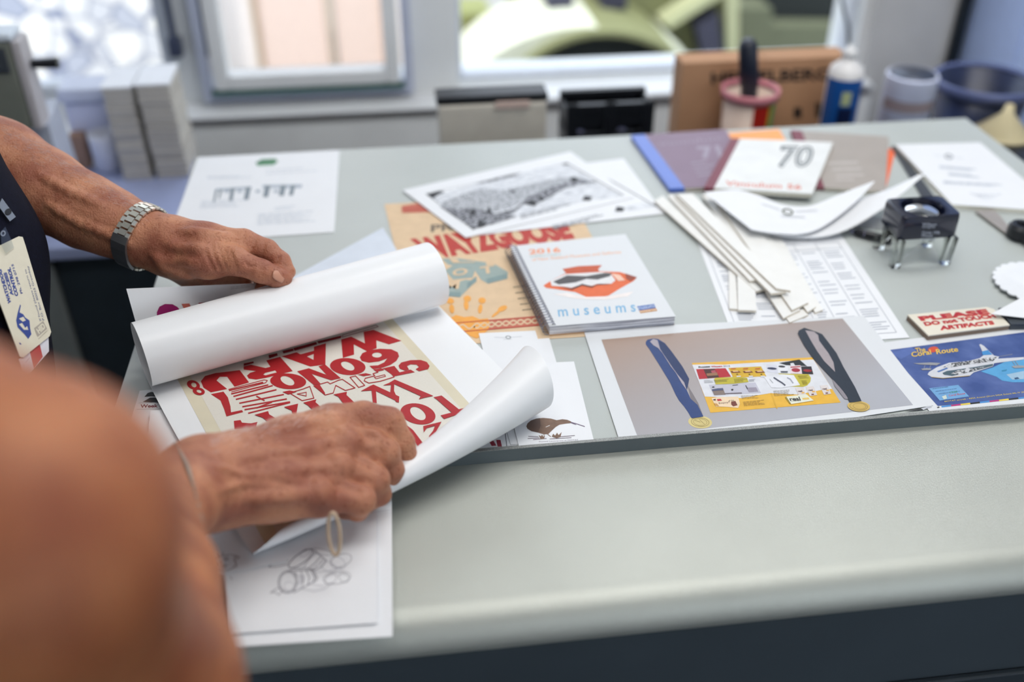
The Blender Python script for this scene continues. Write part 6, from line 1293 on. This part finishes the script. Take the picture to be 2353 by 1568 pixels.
bvR = bvh_of([Vector(v) for v in vR], fR); hr = (D(760, 940, .86) - D(500, 1010, .80)).normalized()
hairs(bvR, ((480, 1012), (760, 925)), 260, .007, 5, hr, 'hand_hair')
# ---------------------------------------------------------------- wristwatch on the far wrist
wa, wb_ = D(292, 530, 1.066), D(352, 556, 1.060); ax = (wb_ - wa).normalized(); wc = D(327, 543, 1.063)
u1 = (EYE - wc); u1 = (u1 - ax * u1.dot(ax)).normalized(); u2 = ax.cross(u1).normalized()
# radius of the arm around the wrist measured by casting outwards
def wrist_r(a):
    d = u1 * math.cos(a) + u2 * math.sin(a); h = bvL.ray_cast(wc + d * .08, -d); return (h[0] - wc).length if h[0] else .029
NL = 30; e = empty('wristwatch', wc, 'steel link bracelet watch on the far wrist', 'watch'); M_steel = mat('watch_steel', (226, 226, 214), .3, metal=.7, var=.06, scale=200); M_st2 = mat('watch_steel_polished', (240, 240, 232), .2, metal=.7)
rad = [wrist_r(2 * PI * i / NL) + .0012 for i in range(NL)]; rad = [(rad[i - 1] + rad[i] * 2 + rad[(i + 1) % NL]) / 4 for i in range(NL)]
def lf(a0, a1, x0, x1, h0, h1, mbx):
    vs = []
    for a in (a0, a1):
        r = rad[int(round(a / (2 * PI) * NL)) % NL]; i = a / (2 * PI) * NL; r = rad[int(i) % NL] * (1 - i % 1) + rad[(int(i) + 1) % NL] * (i % 1)
        d = u1 * math.cos(a) + u2 * math.sin(a)
        for x in (x0, x1):
            for h in (h0, h1): vs.append(wc + ax * x + d * (r + h))
    mbx.add(vs, [(0, 1, 3, 2), (4, 6, 7, 5), (0, 4, 5, 1), (2, 3, 7, 6), (1, 5, 7, 3), (0, 2, 6, 4)])
st = 2 * PI / NL
if u2.dot(RM @ Vector((0, 1, 0))) > 0: pass
dn = 1 if u2.dot(RM @ Vector((0, -1, 0))) > 0 else -1
cl = MB(); ks = [k for k in range(NL) if 8 <= ((dn * (k + .5) * 360 / NL) % 360) <= 84]
for k in ks: lf(k * st, (k + 1) * st, -.0090, .0090, 0, .0030, cl)
cl.build('clasp', mat('clasp_steel', (140, 142, 146), .28, metal=.8), e, auto=40)
for k in range(NL):
    if k in ks: continue
    g = .13 * st; l = MB(); lf(k * st + g, (k + 1) * st - g, -.0042, .0042, 0, .0026, l); lf((k + .3) * st + g, (k + 1.3) * st - g, -.0090, -.0046, 0, .0020, l); lf((k + .3) * st + g, (k + 1.3) * st - g, .0046, .0090, 0, .0020, l)
    o = l.build('link', M_steel if k % 2 else M_st2, e)
# head of the watch on the back of the wrist (away from the viewer)
db = -(u1 * 1.0) + u2 * (-.15 if u2.z < 0 else .15); db.normalize(); rb = wrist_r(math.atan2(db.dot(u2), db.dot(u1))) + .003
zq = db; xq = ax; yq = zq.cross(xq).normalized(); MW = Matrix((tuple(xq) + (0,), tuple(yq) + (0,), tuple(zq) + (0,), (0, 0, 0, 1))).transposed(); MW = Matrix.Translation(wc + db * rb) @ MW
MB().lathe([(.001, -.001), (.018, -.001), (.0195, .001), (.0195, .006), (.017, .0085), (.001, .0085)], n=36, M=MW).build('case', M_steel, e, auto=30)
MB().lathe([(.0005, .0087), (.0155, .0087), (.015, .0093), (.0005, .0095)], n=36, M=MW).build('dial', mat('watch_dial', (20, 26, 44), .2, coat=.6), e, smooth=True)
# ---------------------------------------------------------------- chain bracelet on the near wrist
def at_wrist(x, y): 
    p = surf(bvR, x, y, 0); return p if p is not None and -(RM.transposed() @ (p - EYE)).z > .60 else D(x, y, .76)
pa, pc = at_wrist(406, 1028), at_wrist(462, 1192); bc = (pa + pc) / 2 + (D(437, 1111, .76) - D(437, 1111, .75)).normalized() * .006
fv = (EYE - bc).normalized() * .034 + (RM @ Vector((1, 0, 0))) * .0050; nb_ = (pc - pa).cross(fv).normalized(); e1 = fv - nb_ * fv.dot(nb_); e1.normalize(); e2 = nb_.cross(e1).normalized(); pts = []; n = 72
for i in range(n):
    a = -PI + 2 * PI * i / n; d = e1 * math.cos(a) + e2 * math.sin(a)
    h = bvR.ray_cast(bc + d * .10, -d); r = (h[0] - bc).length + .0012 if h[0] else .034
    pts.append(bc + d * min(r, .05))
mbc = MB()
for i in range(n):
    p, q = pts[i], pts[(i + 1) % n]; t = (q - p).normalized(); o_ = (p - bc).normalized(); w = t.cross(o_)
    mbc.tube([p - w * .0012 - t * .0009, p + t * .0006 + o_ * .0006, p + w * .0012 + t * .0022], .00085, 6)
o = mbc.build('bracelet', mat('bracelet_silver', (170, 160, 148), .3, metal=.8), smooth=True); tag(o, 'thin twisted silver chain bracelet on the near wrist', 'bracelet')
# ---------------------------------------------------------------- badges
class PlaneSheet(Sheet):
    def __init__(s, a, b, c): s.mb = MB(); s.mats = []; s.maxe = None; s.bvh = None; s.o = a; s.n = (b - a).cross(c - a).normalized(); s.n = s.n if s.n.dot(EYE - a) > 0 else -s.n
    def pt(s, p, lay):
        r = ray(p[0], p[1]); t = (s.o - EYE).dot(s.n) / r.dot(s.n); return EYE + r * t + s.n * .0001 * lay
qb = z1(0, 450, 3.484); a, b_, c = D(50, 543, .955), D(117, 772, .945), D(46, 822, .905)
e = empty('id_badge', D(55, 690, .94), 'cream access card in a clear sleeve hanging at the left edge of the frame', 'badge')
s = PlaneSheet(a, b_, c); cr = mat('badge_cream', (222, 216, 196), .35, var=.02, scale=150); s.mi(cr)
def slab(s, pts, off, th, mi=0):
    top = [s.pt(p, 0) + s.n * off for p in pts]; bot = [p - s.n * th for p in top]; n = len(pts); mbx = s.mb if mi is not None else s
    s.mb.add(top + bot, [tuple(range(n)), tuple(range(2 * n - 1, n - 1, -1))] + [(i, n + i, n + (i + 1) % n, (i + 1) % n) for i in range(n)], mi)
slab(s, [qb(-90, 440), qb(150, 325), qb(182, 330), qb(205, 400), qb(410, 1090), qb(398, 1125), qb(190, 1290), qb(160, 1285), qb(-60, 700)], 0, .0008)
bl = ink((58, 76, 146), .4); gy = ink((176, 168, 156), .4); lb = ink((110, 116, 150), .4)
for t, p, q_, r_, m, bo in (('WATCHDOG', (92, 862), (10, 588), (64, 866), bl, .06), ('ACCESS', (110, 797), (52, 612), (84, 802), bl, .06), ('CONTROL', (148, 802), (82, 572), (120, 808), bl, .06), ('Ph. 298 0715', (182, 782), (106, 546), (164, 786), bl, .02), ('If found please return to', (335, 1000), (212, 588), (316, 1004), lb, 0), ('P.O. Box 80025 Greenbay', (360, 996), (232, 560), (340, 1000), lb, 0)): s.text(t, qb(*p), qb(*q_), qb(*r_), m, 2, bo)
s.poly([qb(*p) for p in ((272, 1062), (345, 1003), (376, 1066), (300, 1132))], gy, 2); s.text('HID', qb(312, 1110), qb(366, 1056), qb(286, 1070), cr, 3, .05); s.text('NZ2008C', qb(312, 1150), qb(385, 1080), qb(306, 1143), gy, 2)
s.poly([qb(*p) for p in ((140, 940), (160, 870), (166, 880), (155, 935), (185, 950), (200, 975), (235, 1000), (240, 1060), (250, 1110), (225, 1148), (195, 1110), (165, 1080), (140, 1055), (128, 1000))], bl, 2)
s.poly([qb(*p) for p in ((150, 985), (185, 970), (205, 1000), (180, 1010))], cr, 3); s.poly([qb(*p) for p in ((150, 1030), (175, 1020), (200, 1060), (215, 1045), (225, 1075), (190, 1075))], cr, 3); s.poly([qb(*p) for p in ((150, 1175), (165, 1180), (172, 1192), (158, 1192))], bl, 2)
o = s.build('access_card'); settle(o, e)
s = PlaneSheet(a, b_, c); s.mi(mat('card_white', (216, 216, 224), .4)); slab(s, [qb(165, 1300), qb(400, 1110), qb(404, 1240), qb(225, 1445), qb(200, 1400)], -.002, .0008)
s.o = s.o - s.n * .002; s.poly([qb(*p) for p in ((238, 1245), (318, 1190), (342, 1290), (272, 1380))], ink((178, 54, 58), .4), 1); s.greek(qb(210, 1330), qb(240, 1290), qb(205, 1300), 2, ink((130, 120, 150)), 1, .7, 3)
o = s.build('second_card'); settle(o, e); o['label'] = 'white card with a red band below the cream card'
s = PlaneSheet(a, b_, c); s.mi(M_film); slab(s, [qb(-120, 430), qb(152, 300), qb(190, 310), qb(216, 400), qb(425, 1100), qb(412, 1240), qb(228, 1460), qb(60, 1000)], -.0035, .0006); o = s.build('sleeve', ); settle(o, e)
s = PlaneSheet(a, b_, c); s.mi(mat('clip_steel', (176, 178, 178), .25, metal=.9)); slab(s, [qb(-30, 90), qb(0, 30), qb(110, 178), qb(62, 215)], .003, .001); s.ell(qb(48, 140), 7, 8, 30, M_black, 35, None); o = s.build('clip'); settle(o, e)
s = PlaneSheet(a, b_, c); s.mi(M_clear); slab(s, [qb(-10, 300), qb(30, 255), qb(75, 350), qb(100, 420), qb(35, 470), qb(0, 400)], .0022, .0008); s.ell(qb(10, 310), 6, 7, 20, mat('clip_steel', (176, 178, 178), .25, metal=.9), 26, (qb(10, 310), 3, 3.6, 20)); o = s.build('strap'); settle(o, e)
p0, p1 = D(-6, 470, .97), D(-120, 100, 1.0); MB().tube([p0, p0.lerp(p1, .5), p1], .004, 8).build('lanyard_cord', mat('lanyard_black', (20, 20, 28), .7), e, smooth=True)
